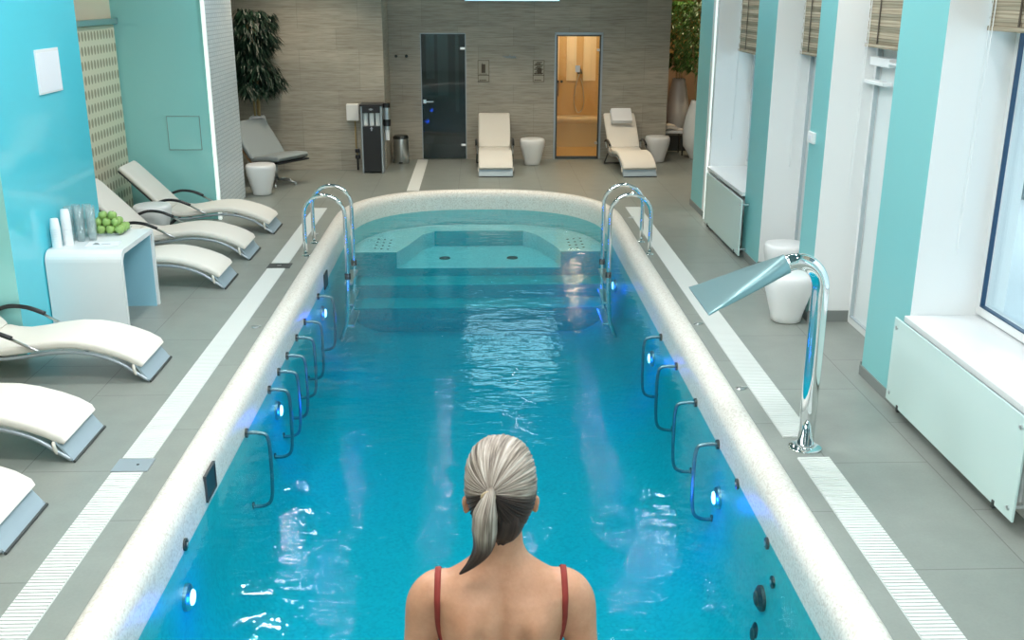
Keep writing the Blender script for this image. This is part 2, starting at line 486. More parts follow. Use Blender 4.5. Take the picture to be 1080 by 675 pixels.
# far bench with a sunken bay and steps (one tiled mass)
def far_poly(ystart, inset=.185):
    return [p for p in outline(inset) if p[1] >= ystart]
def mass(bm, poly, z0, z1): prism(bm, poly, z0, z1, axis='z')
bm = BM()
fp = far_poly(12.6)              # from right (x+) over the far end to the left (x-)
right = [p for p in fp if p[0] > 1.0]; left = [p for p in fp if p[0] < -1.0]
top = [p for p in fp if -1.0 <= p[0] <= 1.0]
# right shelf, back shelf, left shelf in one U outline
U = fp + [(-1.05,12.6), (-.95,12.9), (-.78,13.55), (-.62,13.80), (.60,13.80), (.78,13.55), (.98,12.9), (1.03,12.6)]
mass(bm, U, ZB, -.43)
M['bench'] = mosaic('pale_aqua_mosaic', (.62,.78,.77), (.50,.66,.66), .016, (.9,.9,.9))
p = tag(obj('pool_bench', bm, [M['bench'], M['basin']]), kind='structure')
for f in p.data.polygons:
    if f.normal.y < -.9: f.material_index = 1  # front risers recoloured: refraction's darkening put into the tile colour
bm = BM()
mass(bm, [(1.03,12.6),(.98,12.9),(.78,13.55),(.60,13.80),(-.62,13.80),(-.78,13.55),(-.95,12.9),(-1.05,12.6)], ZB, -.64)
p = tag(obj('pool_bay_floor', bm, [M['bench'], M['basin']]), kind='structure')
for f in p.data.polygons:
    if f.normal.y < -.9: f.material_index = 1  # bay riser darkened by colour in the same way
bm = BM()
box(bm, -1.6, 1.58, 12.17, 12.6, ZB, -.74)
box(bm, -1.6, 1.58, 11.72, 12.17, ZB, -.90)
tag(obj('pool_steps', bm, M['basin']), kind='structure')
# water body
bm = BM()
ol = outline(.175); fin = []
for p in ol:
    if not fin or (Vector(p)-Vector(fin[-1])).length > 1e-4: fin.append(p)
if (Vector(fin[0])-Vector(fin[-1])).length < 1e-4: fin.pop()
mass(bm, fin, ZB-.15, WZ)
tag(obj('pool_water', bm, M['water']), kind='structure')

# walls ------------------------------------------------------------
def wallbox(name, *a, m='white', mi=None):
    bm = BM(); box(bm, *a); return struct(name, bm, M[m])
wallbox('ceiling', -6, 6, -3, 21, CEIL, CEIL+.1, m='ceiling')
wallbox('wall_near', -6, 3.6, -3.1, -3, 0, CEIL)
# back wall: right block with the two door openings, left block standing forward
bm = BM()
YB = 17.4
box(bm, -1.47, -.955, YB, YB+.2, 0, CEIL)
box(bm, -.955, -.205, YB, YB+.2, 2.065, CEIL)
box(bm, -.205, 1.29, YB, YB+.2, 0, CEIL)
box(bm, 1.29, 2.03, YB, YB+.2, 2.04, CEIL)
box(bm, 2.03, 3.17, YB, YB+.2, 0, CEIL)
struct('wall_back', bm, M['travertine'])
bm = BM(); box(bm, -4.9, -1.47, 16.33, 17.6, 0, CEIL); struct('wall_back_left', bm, M['travertine'])
# left side
bm = BM(); box(bm, -4.45, -3.52, 7.6, 9.44, 0, CEIL)
p = struct('wall_left_pier', bm, [M['mint_glass'], M['reflection_blue_glass']])
for f in p.data.polygons:
    if f.normal.x > .9: f.material_index = 1
bm = BM(); box(bm, -4.45, -4.30, -3, 12.63, 0, CEIL); struct('wall_left', bm, M['beige'])
bm = BM(); box(bm, -4.45, -3.22, 12.63, 14.06, 0, CEIL)
p = struct('wall_left_far_pier', bm, [M['mint_glass'], M['white_mosaic']])
for f in p.data.polygons:
    if f.normal.x > .9 or f.normal.y > .9: f.material_index = 1
wallbox('wall_left_lounge', -5.0, -4.9, 12.6, 17.6, 0, CEIL, m='travertine')
# gold perforated screen on the recess wall
bm = BM(); box(bm, -4.30, -4.27, 9.5, 12.6, 0, 2.33)
struct('wall_left_screen', bm, M['gold'])
bm = BM(); box(bm, -4.30, -4.22, 9.5, 12.6, 2.34, 2.40); struct('trim_1', bm, M['steel'])
# light slot on pier corner
bm = BM(); box(bm, -3.245, -3.205, 12.60, 12.64, 0.0, CEIL, .004); struct('trim_2', bm, M['led'])
# right side
bm = BM()
piers = [(12.4,13.45),(10.0,10.68),(8.32,8.73),(6.33,7.04),(3.8,4.45),(1.4,2.1),(-3,-.3)]
for a, b in piers:
    box(bm, 2.83, 3.45, a, b, 0, CEIL)
for a, b in WIN_Y: box(bm, 2.83, 3.45, a, b, 3.6, CEIL)
p = struct('wall_right', bm, [M['white'], M['mint']])
for f in p.data.polygons:
    if f.normal.x < -.9 and not (12.3 < f.center.y < 12.5): f.material_index = 1
bm = BM()
for a, b in ((12.4,12.72),):
    box(bm, 2.822, 2.83, a, b, 0, CEIL)
struct('trim_3', bm, M['white'])
bm = BM(); box(bm, 2.812, 2.832, 12.50, 12.56, 0.0, CEIL); struct('trim_4', bm, M['led'])
wallbox('wall_right_far', 3.45, 6, 13.35, 13.45, 0, CEIL, m='ochre')
wallbox('wall_alcove_back', 3.17, 6, 20.0, 20.1, 0, CEIL, m='ochre')
wallbox('wall_alcove_side', 5.9, 6, 13.45, 20, 0, CEIL, m='brownwall')
wallbox('wall_alcove_left', 3.07, 3.17, 17.6, 20, 0, CEIL, m='brownwall')
bm = BM(); box(bm, 3.17, 4.6, 19.6, 20.0, 0, 1.5, .01); struct('wall_alcove_dado', bm, M['brownwall'])
# baseboards
bm = BM()
for a, b in piers[:5]: box(bm, 2.818, 2.83, a-.012, b+.012, 0, .075)
for a, b in ((8.73,10.0),(7.04,8.32)):
    box(bm, 2.82, 3.2, b-.0, b-.012, 0, .1)
    box(bm, 2.82, 3.2, a, a+.012, 0, .1)
struct('baseboard_right', bm, M['skirting'])
# window apron + sill, windows
def window(i, a, b, door=False):
    gx_ = 3.3
    z0 = 0.0 if door else .70
    if not door:
        bm = BM(); box(bm, 2.93, 3.45, a, b, 0, .64); struct('wall_right_apron_%d' % i, bm, M['white'])
        bm = BM(); box(bm, 2.79, 3.34, a+.001, b-.001, .64, .685, .006); struct('trim_%d' % (10+i), bm, M['lacquer'])
    root = BM()
    w = .06
    fx0, fx1 = gx_-.04, gx_+.04
    if door: fx0, fx1 = 3.17, 3.25
    for (y0, y1, zz0, zz1) in ((a, a+w, z0, 3.6), (b-w, b, z0, 3.6), (a+w, b-w, 3.54, 3.6), (a+w, b-w, z0, z0+w)):
        box(root, fx0, fx1, y0, y1, zz0, zz1, .004)
    if not door:
        box(root, fx0, fx1, (a+b)/2-.03, (a+b)/2+.03, z0+w, 3.54, .004)
    f = tag(obj('window_frame', root, M['white']), None)
    r = tag(bpy.data.objects.new('window_%d' % i if not door else 'door_%d' % (10+i), None), kind='structure'); COL.objects.link(r)
    f.parent = r
    bm = BM()
    g = .009; x = fx0-.006
    for (y0, y1, zz0, zz1) in ((a+w, a+w+g, z0+w, 3.54), (b-w-g, b-w, z0+w, 3.54), (a+w, b-w, z0+w, z0+w+g)):
        box(bm, x, x+.03, y0, y1, zz0, zz1)
    obj('gasket', bm, M['gasket'] if i > 3 else M['pale_gasket'], r)
    bm = BM(); xm = (fx0+fx1)/2; box(bm, xm-.004, xm+.004, a+w, b-w, z0+w, 3.54); obj('pane', bm, M['pane'] if not door else M['door_panel'], r)
    return r
window(1, 10.68, 12.4); window(2, 8.73, 10.0, True); d3 = window(3, 7.04, 8.32, True); window(4, 4.45, 6.33)
window(5, 2.1, 3.8); window(6, -.3, 1.4)
# door hardware on the balcony door
bm = BM(); box(bm, 3.10, 3.17, 7.85, 8.25, 2.16, 2.23, .01); box(bm, 3.09, 3.16, 7.5, 7.85, 2.19, 2.205); obj('door_closer', bm, M['lacquer'], d3)
bm = BM(); box(bm, 3.09, 3.165, 7.9, 8.30, 2.02, 2.05, .006); obj('restrictor', bm, M['lacquer'], d3)
# outside
bm = BM(); box(bm, 3.6, 20, -6, 24, -.4, -.05); struct('snowy_ground', bm, M['snow'])
bm = BM(); box(bm, 9.5, 9.9, -2, 22, -.05, 6)
p = struct('facade_opposite', bm, M['facade'])
bm = BM()
for k in range(7):
    box(bm, 9.44, 9.5, -1+k*3.2, .2+k*3.2, 1.0, 2.6)
struct('facade_opposite_openings', bm, M['pane'])
# bare garden tree
def branch(bm, p, d, l, r, dep):
    q = p + d*l
    mid = p + d*l*.5 + Vector((random.uniform(-.05,.05),)*3)*l
    tube(bm, [p, mid, q], [r, r*.8, r*.6], 6)
    if dep:
        for k in range(3):
            nd = (d + Vector((random.uniform(-.8,.8), random.uniform(-.8,.8), random.uniform(-.2,.6)))).normalized()
            branch(bm, q, nd, l*random.uniform(.6,.85), r*.55, dep-1)
for (x, y, l, r_, dep, nm, lb) in ((5.6,9.6,.55,.05,5,'bare_tree','bare frosted tree outside the nearest window, closest to the glass'),(7.2,12.2,.7,.06,5,'bare_tree','bare frosted tree farther out in the snowy garden'),(6.3,9.0,.28,.03,5,'bare_shrub','low bare frosted shrub outside the nearest window')):
    t = thing(nm, lb, 'tree' if nm == 'bare_tree' else 'shrub', (x, y, -.05), group='frosted plants in the garden')
    bm = BM(); branch(bm, Vector((0,0,0)), Vector((.1,-.1,1)).normalized(), l, r_, dep); obj('branches', bm, M['bark'], t, smooth=True)
bm = BM(); box(bm, 7.6,7.8,8.0,16.0,-.05,.55,.03)
struct('garden_wall', bm, M['bark'])

# added fill panels on the unseen ceiling + downlights
for i, (x, y) in enumerate(PANELS):
    t = thing('fill_panel', 'added fill panel on the unseen ceiling, %s along the pool' % ['first','second','third','fourth','fifth','sixth','seventh'][i], 'added fill light', (x, y, CEIL), group='added ceiling fill panels')
    bm = BM(); box(bm, -1.34, 1.34, -.54, .54, -.04, 0, .005); obj('frame', bm, M['white'], t)
    bm = BM(); box(bm, -1.3, 1.3, -.5, .5, -.044, -.036); obj('diffuser', bm, M['panel_em'], t)
dl0 = None
for x in (-1.9, -.65, .65, 1.9):
    for y in (8.6, 11.4, 14.2, 16.8):
        if dl0 is None:
            dl0 = thing('downlight', 'round recessed ceiling downlight above the pool', 'downlight', (x, y, CEIL), group='recessed downlights')
            bm = BM(); lathe(bm, [(.08,-.001),(.085,-.012),(.066,-.014),(.066,-.006)], 20); obj('trim_ring', bm, M['chrome'], dl0)
            bm = BM(); lathe(bm, [(0,-.007),(.065,-.007),(.065,-.002),(0,-.002)], 20); obj('lens', bm, M['lamp'], dl0)
        else: dup(dl0, loc=(x, y, CEIL))
# added fill spots, warm at far end, neutral along sides; warm alcove light
def spot(name, loc, power, color, size=1.9, rad=.08):
    l = bpy.data.lights.new(name, 'SPOT'); l.energy = power; l.color = color; l.spot_size = size; l.spot_blend = .6; l.shadow_soft_size = rad
    o = bpy.data.objects.new(name, l); COL.objects.link(o); o.location = loc; return o
for x in (-2.6, 0, 2.4): spot('fill_spot', (x, 14.8, CEIL-.1), 230, (1,.84,.64))
for x in (-2.5, 2.4):
    for y in (4.5, 7.4, 9.8, 12.2): spot('fill_spot', (x, y, CEIL-.1), 150 if x < 0 else 90, (.97,.99,1), 2.3)
spot('alcove_glow', (4.0, 17.9, CEIL-.1), 260, (1,.78,.5))
spot('slot_glow', (2.72, 12.5, 1.2), 10, (1,1,.97), 1.0, .02)

# floor drain gratings
def slot(name, label, x0, x1, y0, y1):
    t = thing(name, label, 'drain', ((x0+x1)/2, (y0+y1)/2, 0))
    cx_, cy_ = (x0+x1)/2, (y0+y1)/2
    bm = BM(); box(bm, x0-cx_, x1-cx_, y0-cy_, y1-cy_, .0008, .003); obj('channel', bm, M['grate_base'], t)
    bm = BM(); y = y0-cy_; 
    while y < y1-cy_-.02:
        box(bm, x0-cx_+.004, x1-cx_-.004, y+.004, y+.022, .003, .009); y += .028
    tag(obj('slats', bm, M['grate'], t), kind='stuff')
M['grate'] = mat('white_grate', (.74,.77,.74), .5)
M['grate_base'] = mat('grate_channel', (.60,.64,.62), .6)
slot('drain_grate', 'white slatted drain grate left of pool, nearest the camera', -2.175, -1.99, 2.6, 5.53)
slot('drain_grate', 'long white slatted drain grate left of pool beside the loungers', -2.175, -1.99, 5.71, 10.2)
slot('drain_grate', 'white slatted drain grate behind the left pool ladder', -2.175, -1.99, 10.4, 13.26)
slot('drain_grate', 'white slatted drain grate right of pool, in front of the shower spout', 1.925, 2.125, 2.6, 5.62)
slot('drain_grate', 'long white slatted drain grate right of pool, behind the shower spout', 1.925, 2.125, 5.92, 13.26)
bm = BM(); box(bm, -1.035, -.86, 14.48, 17.36, .0008, .004); tag(obj('floor_strip', bm, M['grate']), 'short white floor strip leading to the smoked glass door', 'floor strip')
bm = BM(); box(bm, -2.185, -1.97, 5.535, 5.705, .0008, .008, .002); t = tag(obj('floor_hatch', bm, M['alu']), 'pale grey square hatch in the left drain line near camera', 'hatch')
bm = BM(); lathe(bm, [(.009,.008),(.009,.0095),(0,.0095)], 12, (-2.05,5.62,0)); o = obj('lock', bm, M['black'], t)
bm = BM(); box(bm, -2.185, -1.95, 10.205, 10.395, .0008, .008, .002); t = tag(obj('floor_hatch', bm, M['charcoal']), 'dark square hatch in the left drain line by the ladder', 'hatch')
bm = BM(); box(bm, -2.09, -2.05, 10.28, 10.32, .008, .0095); o = obj('lock', bm, M['steel'], t)
an0 = None
for (x, y, lb) in ((-1.9,8.27,'small metal floor anchor on the left deck'), (1.86,8.27,'small metal floor anchor on the right deck, farther one'), (1.86,6.77,'small metal floor anchor on the right deck, nearer the shower'), (-1.93,11.75,'small metal floor anchor behind the left ladder'), (1.9,12.6,'small metal floor anchor behind the right ladder')):
    if an0 is None:
        bm = BM(); lathe(bm, [(.03,.0005),(.032,.003),(.028,.007),(.012,.009),(.0,.009)], 20); box(bm, -.008,.05,-.006,.006,.007,.016,.002)
        an0 = tag(obj('floor_anchor', bm, M['steel'], auto=40), lb, 'anchor', 'floor anchors along the pool edge'); an0.location = (x, y, 0)
    else: dup(an0, loc=(x, y, 0), label=lb)

# ------------------------------------------------------------------ sauna / steam doors
r = tag(bpy.data.objects.new('door_1', None), kind='structure'); COL.objects.link(r); r.location = (-.58, YB, 0)
bm = BM(); box(bm, -.367, .367, .02, .03, .01, 2.06); obj('glass_leaf', bm, M['smoke_glass'], r)
bm = BM()
for (x0,x1,z0,z1) in ((-.375,-.362,0,2.065),(.362,.375,0,2.065),(-.375,.375,2.052,2.065)): box(bm, x0,x1,.0,.05,z0,z1)
obj('door_frame', bm, M['alu'], r)
bm = BM(); box(bm, -.345,-.29,-.015,.045,.93,1.0,.006); box(bm, -.30,-.17,-.04,-.022,.955,.975,.006); obj('door_handle', bm, M['chrome'], r)
for z in (1.80,.22):
    bm = BM(); box(bm, .28,.365,-.01,.04,z,z+.045,.006); obj('hinge', bm, M['chrome'], r)
# dim shower room behind it
bm = BM()
box(bm, -1.4, -.1, 19.2, 19.3, 0, 2.6); box(bm, -1.45,-1.4, 17.6,19.3,0,2.6); box(bm, -.1,-.05,17.6,19.3,0,2.6); box(bm,-1.4,-.1,17.6,19.3,2.6,2.65)
struct('wall_shower_room', bm, M['darkroom'])
bm = BM(); box(bm, -.74,-.55,19.1,19.2,.9,2.6); box(bm, -.42,-.36,19.1,19.2,.6,2.6); box(bm,-.95,-.80,19.1,19.2,1.2,2.6); struct('trim_20', bm, M['facade'])
t = tag(bpy.data.objects.new('shower_room_light', bpy.data.lights.new('shower_room_light','POINT')), None); COL.objects.link(t); t.location=(-.7,18.6,2.3); t.data.energy=9; t.data.color=(.8,.95,1); t.data.shadow_soft_size=.1
# amber steam room door
r = tag(bpy.data.objects.new('door_2', None), kind='structure'); COL.objects.link(r); r.location = (1.66, YB, 0)
bm = BM()
for (x0,x1,z0,z1) in ((-.40,-.37,0,2.08),(.37,.40,0,2.08),(-.40,.40,2.04,2.08)): box(bm, x0,x1,-.015,.03,z0,z1,.003)
obj('outer_trim', bm, M['alu'], r)
bm = BM()
for (x0,x1,z0,z1) in ((-.37,-.345,.0,2.04),(.345,.37,.0,2.04),(-.37,.37,2.015,2.04),(-.37,.37,.0,.045)): box(bm, x0,x1,.0,.05,z0,z1,.002)
obj('door_frame', bm, M['dark_steel'], r)
bm = BM(); box(bm, -.345,.345,.02,.028,.045,2.015); obj('glass_leaf', bm, M['amber_glass'], r)
for z in (1.78,.25):
    bm = BM(); box(bm, .30,.35,-.01,.03,z,z+.04,.005); obj('hinge', bm, M['steel'], r)
bm = BM(); box(bm, -.05,.03,.012,.02,1.44,1.55,.003); obj('notice', bm, M['paper'], r)
bm = BM(); tube(bm, [(-.33,-.03,1.05),(-.33,-.03,1.30)], .008, 8); obj('door_handle', bm, M['dark_steel'], r)
for nm, bb in (('wall_steam_back',(1.05,2.75,19.3,19.4,0,2.5)),('wall_steam_left',(1.0,1.05,17.6,19.4,0,2.5)),('wall_steam_right',(2.75,2.8,17.6,19.4,0,2.5)),('ceiling_steam',(1.0,2.8,17.6,19.4,2.5,2.55)),('floor_steam',(1.05,2.75,17.6,19.3,0,.012))):
    bm = BM(); box(bm, *bb); struct(nm, bm, M['amber'])
bm = BM()
for (a,b) in ((1.35,1.48),(1.62,1.80),(1.93,2.16)): box(bm, a,b,19.27,19.3,1.15,2.5)
struct('trim_21', bm, M['amber_light'])
bm = BM(); prism(bm, [(1.055,.012),(2.745,.012),(2.745,.52),(1.055,.52)], 18.75, 19.295)
box(bm, 2.3,2.745,17.9,18.75,.012,.52,.06,3)
t = tag(obj('steam_bench', bm, M['amber_light']), 'tiled L-shaped bench seen through the amber steam room door', 'bench')
bm = BM(); tube(bm, [(1.06,18.74,.50),(2.74,18.74,.50)], .06, 14); obj('rounded_edge', bm, M['amber_light'], t, smooth=True)
t = thing('hose_shower', 'hand shower with hose hanging inside the amber steam room', 'shower', (1.86,19.24,1.2))
bm = BM(); tube(bm, smoothpath([(0,0,.1),(-.06,-.03,-.1),(-.1,-.03,-.4),(-.02,-.03,-.62),(.08,-.03,-.5),(.07,-.02,-.2),(.02,0,0)], 6), .01, 6); obj('hose', bm, M['steel'], t, smooth=True)
bm = BM(); lathe(bm, [(0,0),(.045,0),(.05,.02),(.02,.1),(.0,.1)], 16, (0,-.03,.08)); obj('shower_head', bm, M['dark_steel'], t, smooth=True)
k0 = None
for x in (1.37,1.46,1.53):
    if k0 is None:
        bm = BM(); tube(bm, [(0,0,0),(0,-.05,0)], .025, 12); k0 = tag(obj('valve_knob', bm, M['dark_steel']), 'dark round tap knob inside the amber steam room', 'tap knob', 'tap knobs in the steam room'); k0.location=(x,19.27,1.14)
    else: dup(k0, loc=(x,19.27,1.14))
l = bpy.data.lights.new('steam_room_light','POINT'); l.energy=42; l.color=(1,.86,.62); l.shadow_soft_size=.12
o = bpy.data.objects.new('steam_room_light', l); COL.objects.link(o); o.location=(1.75,18.3,2.3)
# plaques, logo, hooks, screen on the back wall
M['bronze'] = mat('bronze_line', (.10,.075,.05), .4, .6)
M['plaque'] = mat('plaque_face', (.42,.39,.31), .4)
for i, (x, lb) in enumerate(((.085,'engraved door plaque with narrow dark picture beside smoked glass door'), (.998,'engraved door plaque with square dark picture beside amber door'))):
    t = thing('door_plaque', lb, 'plaque', (x, YB, 1.46), group='engraved door plaques')
    bm = BM(); box(bm, -.095,.095,-.008,-.001,-.175,.175,.002); obj('plate', bm, M['plaque'], t)
    bm = BM()
    for (a,b,c,d) in ((-.095,-.087,-.175,.175),(.087,.095,-.175,.175),(-.095,.095,.167,.175),(-.095,.095,-.175,-.167),(-.09,.09,-.072,-.062)): box(bm,a,b,-.012,-.008,c,d)
    obj('border', bm, M['bronze'], t)
    bm = BM()
    if i == 0:
        box(bm,-.035,.03,-.011,-.008,-.03,.11)
        box(bm,-.03,-.01,-.011,-.008,.115,.125)
    else:
        for k in range(9):
            z = -.045+k*.022; a = -.075+.02*((k*7)%3); box(bm, a, .075-.02*((k*5)%3), -.011,-.008, z, z+.015)
        box(bm, -.02,.05,-.0115,-.008,-.04,.05)
    obj('picture', bm, M['bronze'], t)
    bm = BM()
    for k in range(5): box(bm, -.07+k*.027, -.052+k*.027, -.011,-.008, -.055,-.045)
    for k in range(4): box(bm, -.07+k*.03, -.048+k*.03, -.011,-.008, -.155,-.14)
    obj('lettering', bm, M['bronze'], t)
t = thing('wall_script', 'small grey metal script lettering between the two plaques', 'lettering', (.517, YB, 1.685))
bm = BM()
pts = [( -.11+.22*k/40, -.012, .018*math.sin(k*1.25)+(.02 if k in (3,4,20,21) else 0)) for k in range(41)]
tube(bm, smoothpath(pts,2), .006, 6)
obj('strokes', bm, M['alu'], t, smooth=True)
h0=None
for (x, lb) in ((-1.35,'round metal wall hook, left of the pair'),(-1.18,'round metal wall hook, right of the pair')):
    if h0 is None:
        bm = BM(); tube(bm, [(0,0,0),(0,-.03,0),(0,-.032,0),(0,-.045,0)], [.012,.012,.024,.024], 14); h0 = tag(obj('wall_hook', bm, M['dark_steel'], smooth=True), lb, 'hook', 'wall hooks'); h0.location=(x,YB,1.70)
    else: dup(h0, loc=(x,YB,1.70), label=lb)
t = thing('wall_screen', 'wide pale blue screen high on the travertine back wall', 'screen', (.555, YB, 2.56))
bm = BM(); box(bm, -.78,.78,-.05,-.005,0,.9,.006); obj('casing', bm, M['alu'], t)
bm = BM(); box(bm, -.76,.76,-.054,-.05,.02,.88); obj('display', bm, M['screen'], t)

# ------------------------------------------------------------------ radiator glass covers
for (a, b, z0, z1, lb) in ((4.64,6.36,.09,.665,'frosted pale green glass radiator cover under the nearest window'), (10.47,12.2,.04,.64,'frosted glass radiator cover under the farthest window')):
    t = thing('radiator_cover', lb, 'radiator cover', (2.75,(a+b)/2,0), group='glass radiator covers'); c=(a+b)/2
    bm = BM(); box(bm, -.006,.006,a-c,b-c,z0,z1,.002); obj('glass_panel', bm, M['rad_glass'], t)
    for y in (a-c+.05, b-c-.05):
        for z in (z0+.06, z1-.06):
            bm = BM(); tube(bm, [(-.014,y,z),(.078,y,z)], .012, 12); obj('standoff', bm, M['steel'], t, auto=40)
    for y in (a-c+.2, b-c-.2):
        bm = BM(); box(bm, -.012,.075,y-.012,y+.012,z0-.02,z0+.025,.003); obj('foot_bracket', bm, M['dark_steel'], t)
    bm = BM()
    for k in range(28):
        ya = (4.5 if a < 8 else 10.74)-c+.1; yb = min(b-c, (6.3 if a < 8 else 12.36)-c)-.1; ya = max(ya, a-c+.06); y = ya+k*(yb-ya)/28; box(bm, .085,.14,y,y+.04,.14,.58,.01)
    obj('radiator', bm, M['lacquer'], t)
# bamboo roman blinds
def blind_mat():
    m = mat('bamboo_blind', (.40,.34,.24), .7)
    w = N(m,'ShaderNodeTexWave', wave_type='BANDS', bands_direction='Z'); w.inputs['Scale'].default_value = 14; w.inputs['Distortion'].default_value=.2
    L(m, coords(m), w.inputs['Vector'])
    n = noise(m, coords(m, scale=(1,.6,40)), 3, 3)
    c = ramp(m, n, [(.3,(.26,.21,.14)),(.7,(.52,.46,.34))])
    c = mixc(m, .5, c, ramp(m, w.outputs['Fac'], [(.1,(.35,.3,.25)),(.3,(1,1,1))]), 'MULTIPLY')
    L(m, c, bsdf(m).inputs['Base Color']); return m
M['blind'] = blind_mat()
for (a, b, z, lb) in ((10.68,12.4,2.08,'bamboo roman blind in the farthest window'),(8.73,10.0,2.18,'bamboo roman blind in the recess behind the white stool'),(7.04,8.32,2.33,'bamboo roman blind above the white balcony door'),(4.45,6.33,2.52,'bamboo roman blind in the nearest window')):
    t = thing('roman_blind', lb, 'blind', (3.08,(a+b)/2,z), group='bamboo roman blinds'); h=(b-a)/2-.03
    bm = BM(); pr=[]; k=0; zz=.0
    while zz < 3.55-z:
        pr += [(-.012*(k%2), zz)]; zz += .045; k += 1
    pr2 = [(x+.012, q) for x, q in pr][::-1]
    prism(bm, pr+pr2, -h, h, 'y'); obj('slat_cloth', bm, M['blind'], t)
    bm = BM(); box(bm, -.02,.02,-h,h,-.03,.0,.006); obj('bottom_rail', bm, M['blind'], t)
    bm = BM()
    for y in (-h*.6, h*.6): box(bm, -.016,-.013,y-.01,y+.01,-.01,3.5-z)
    obj('tape', bm, M['bronze'], t)
    bm = BM(); tube(bm, smoothpath([(-.02,h-.06,3.4-z),(-.02,h-.07,0),(-.03,h-.05,-1.0),(-.03,h-.04,-(z-1.1))],6), .0035, 6)
    tube(bm, smoothpath([(-.02,h-.03,3.4-z),(-.02,h-.03,0),(-.03,h-.02,-1.0),(-.03,h-.04,-(z-1.1))],6), .0035, 6)
    obj('pull_cord', bm, M['white'], t)
# socket on pier
bm = BM(); box(bm, 2.805,2.83,8.55,8.72,1.49,1.585,.006); t=tag(obj('wall_switch', bm, M['white']), 'small white switch box on the narrow mint pier', 'switch')
bm = BM(); box(bm, 2.800,2.806,8.60,8.67,1.515,1.56,.002); obj('rocker', bm, M['paper'], t)
# poster on blue wall
t = thing('blank_poster', 'white rectangular notice on the blue glass pier', 'notice', (-3.52,8.70,2.085)) 
bm = BM(); box(bm, .001,.012,-.235,.235,-.18,.17,.002); obj('frame', bm, M['lacquer'], t)
bm = BM(); box(bm, .012,.015,-.22,.22,-.165,.145); obj('sheet', bm, M['paper'], t)
# hatch on mint wall
bm = BM(); box(bm, -3.766,-3.379,12.622,12.63,.865,1.262,.002); t=tag(obj('access_hatch', bm, M['mint_glass']), 'square flush hatch in the far mint glass pier', 'hatch')
bm = BM()
for (a,b,c,d) in ((-3.77,-3.375,1.262,1.267),(-3.77,-3.375,.86,.865),(-3.77,-3.766,.86,1.267),(-3.379,-3.375,.86,1.267)): box(bm,a,b,12.62,12.63,c,d)
obj('joint_line', bm, M['skirting'], t)

# ------------------------------------------------------------------ ladders, grab bars, lamps in the pool
def arc(cx_, cz, rx, rz, a0, a1, n=14): return [(cx_+rx*math.cos(math.radians(a0+(a1-a0)*k/n)), cz+rz*math.sin(math.radians(a0+(a1-a0)*k/n))) for k in range(n+1)]
def ladder(label, xdeck, xwater, y):
    t = thing('pool_ladder', label, 'ladder', (xdeck, y, 0), group='chrome pool ladders')
    dx = xwater-xdeck; mid = dx/2; s = 1 if dx > 0 else -1
    path = [(0,0),(0,.2),(0,.4)] + [(mid - s*abs(mid)*math.cos(math.radians(k*180/14)), (.44)+.215*math.sin(math.radians(k*180/14))) for k in range(15)] + [(dx,.4),(dx,.1),(dx,-.3),(dx-s*.03,-.75),(dx-s*.10,-.95)]
    for k, yy in enumerate((-.29,.29)):
        bm = BM(); tube(bm, [(x,yy,z) for x,z in path], .0215, 14); obj('rail', bm, M['chrome'], t, smooth=True)
        bm = BM(); lathe(bm, [(.045,.0005),(.045,.004),(.038,.012),(.024,.016),(.024,.03),(.0,.03)], 20, (0,yy,0)); obj('flange', bm, M['chrome'], t, auto=40)
        bm = BM(); tube(bm, [(dx,yy,-.26),(dx,yy,-.20)], .032, 12); obj('clamp', bm, M['black'], t, auto=40)
    for z in (-.32,-.56,-.80):
        bm = BM(); box(bm, dx-.045,dx+.045,-.285,.285,z-.012,z+.012,.008); obj('step', bm, M['steel'], t)
ladder('chrome pool ladder on the left pool edge', -1.865, -1.43, 11.02)
ladder('chrome pool ladder on the right pool edge', 1.84, 1.40, 11.02)
M['dim_steel'] = mat('dim_steel', (.16,.30,.34), .35, .8)  # steel coloured dark blue to paint in the darkening by refraction
XR, XL = 1.61, -1.63
g0 = None
GB = [(XR,1,y,n) for y,n in ((8.55,'farthest'),(7.81,'second farthest'),(7.03,'third farthest'),(6.29,'nearest'))] + [(XL,-1,y,n) for y,n in ((6.56,'nearest'),(7.37,'second nearest'),(7.76,'third nearest'),(8.14,'fourth nearest'),(8.61,'fifth nearest'),(9.07,'sixth nearest'),(9.9,'farthest'))]
for (x, sd, y, nm) in GB:
    lb = 'bent steel underwater bar on the %s pool wall, %s one' % ('right' if sd > 0 else 'left', nm)
    if g0 is None:
        g0 = thing('grab_bar', lb, 'grab bar', (x, y, WZ), group='bent bars at the waterline')
        bm = BM(); tube(bm, smoothpath([(.0,0,-.012),(-.09,0,-.012),(-.15,0,-.05),(-.16,0,-.25),(-.15,0,-.5),(-.10,0,-.57),(0,0,-.58)],6), .013, 10); obj('bar', bm, M['dim_steel'], g0, smooth=True)
        for z in (-.012,-.58):
            bm = BM(); tube(bm, [(.01,0,z),(-.018,0,z)], .033, 16); obj('flange', bm, M['dark_steel'], g0, auto=40)
    else:
        dup(g0, loc=(x, y, WZ), rz=0 if sd > 0 else PI, label=lb)
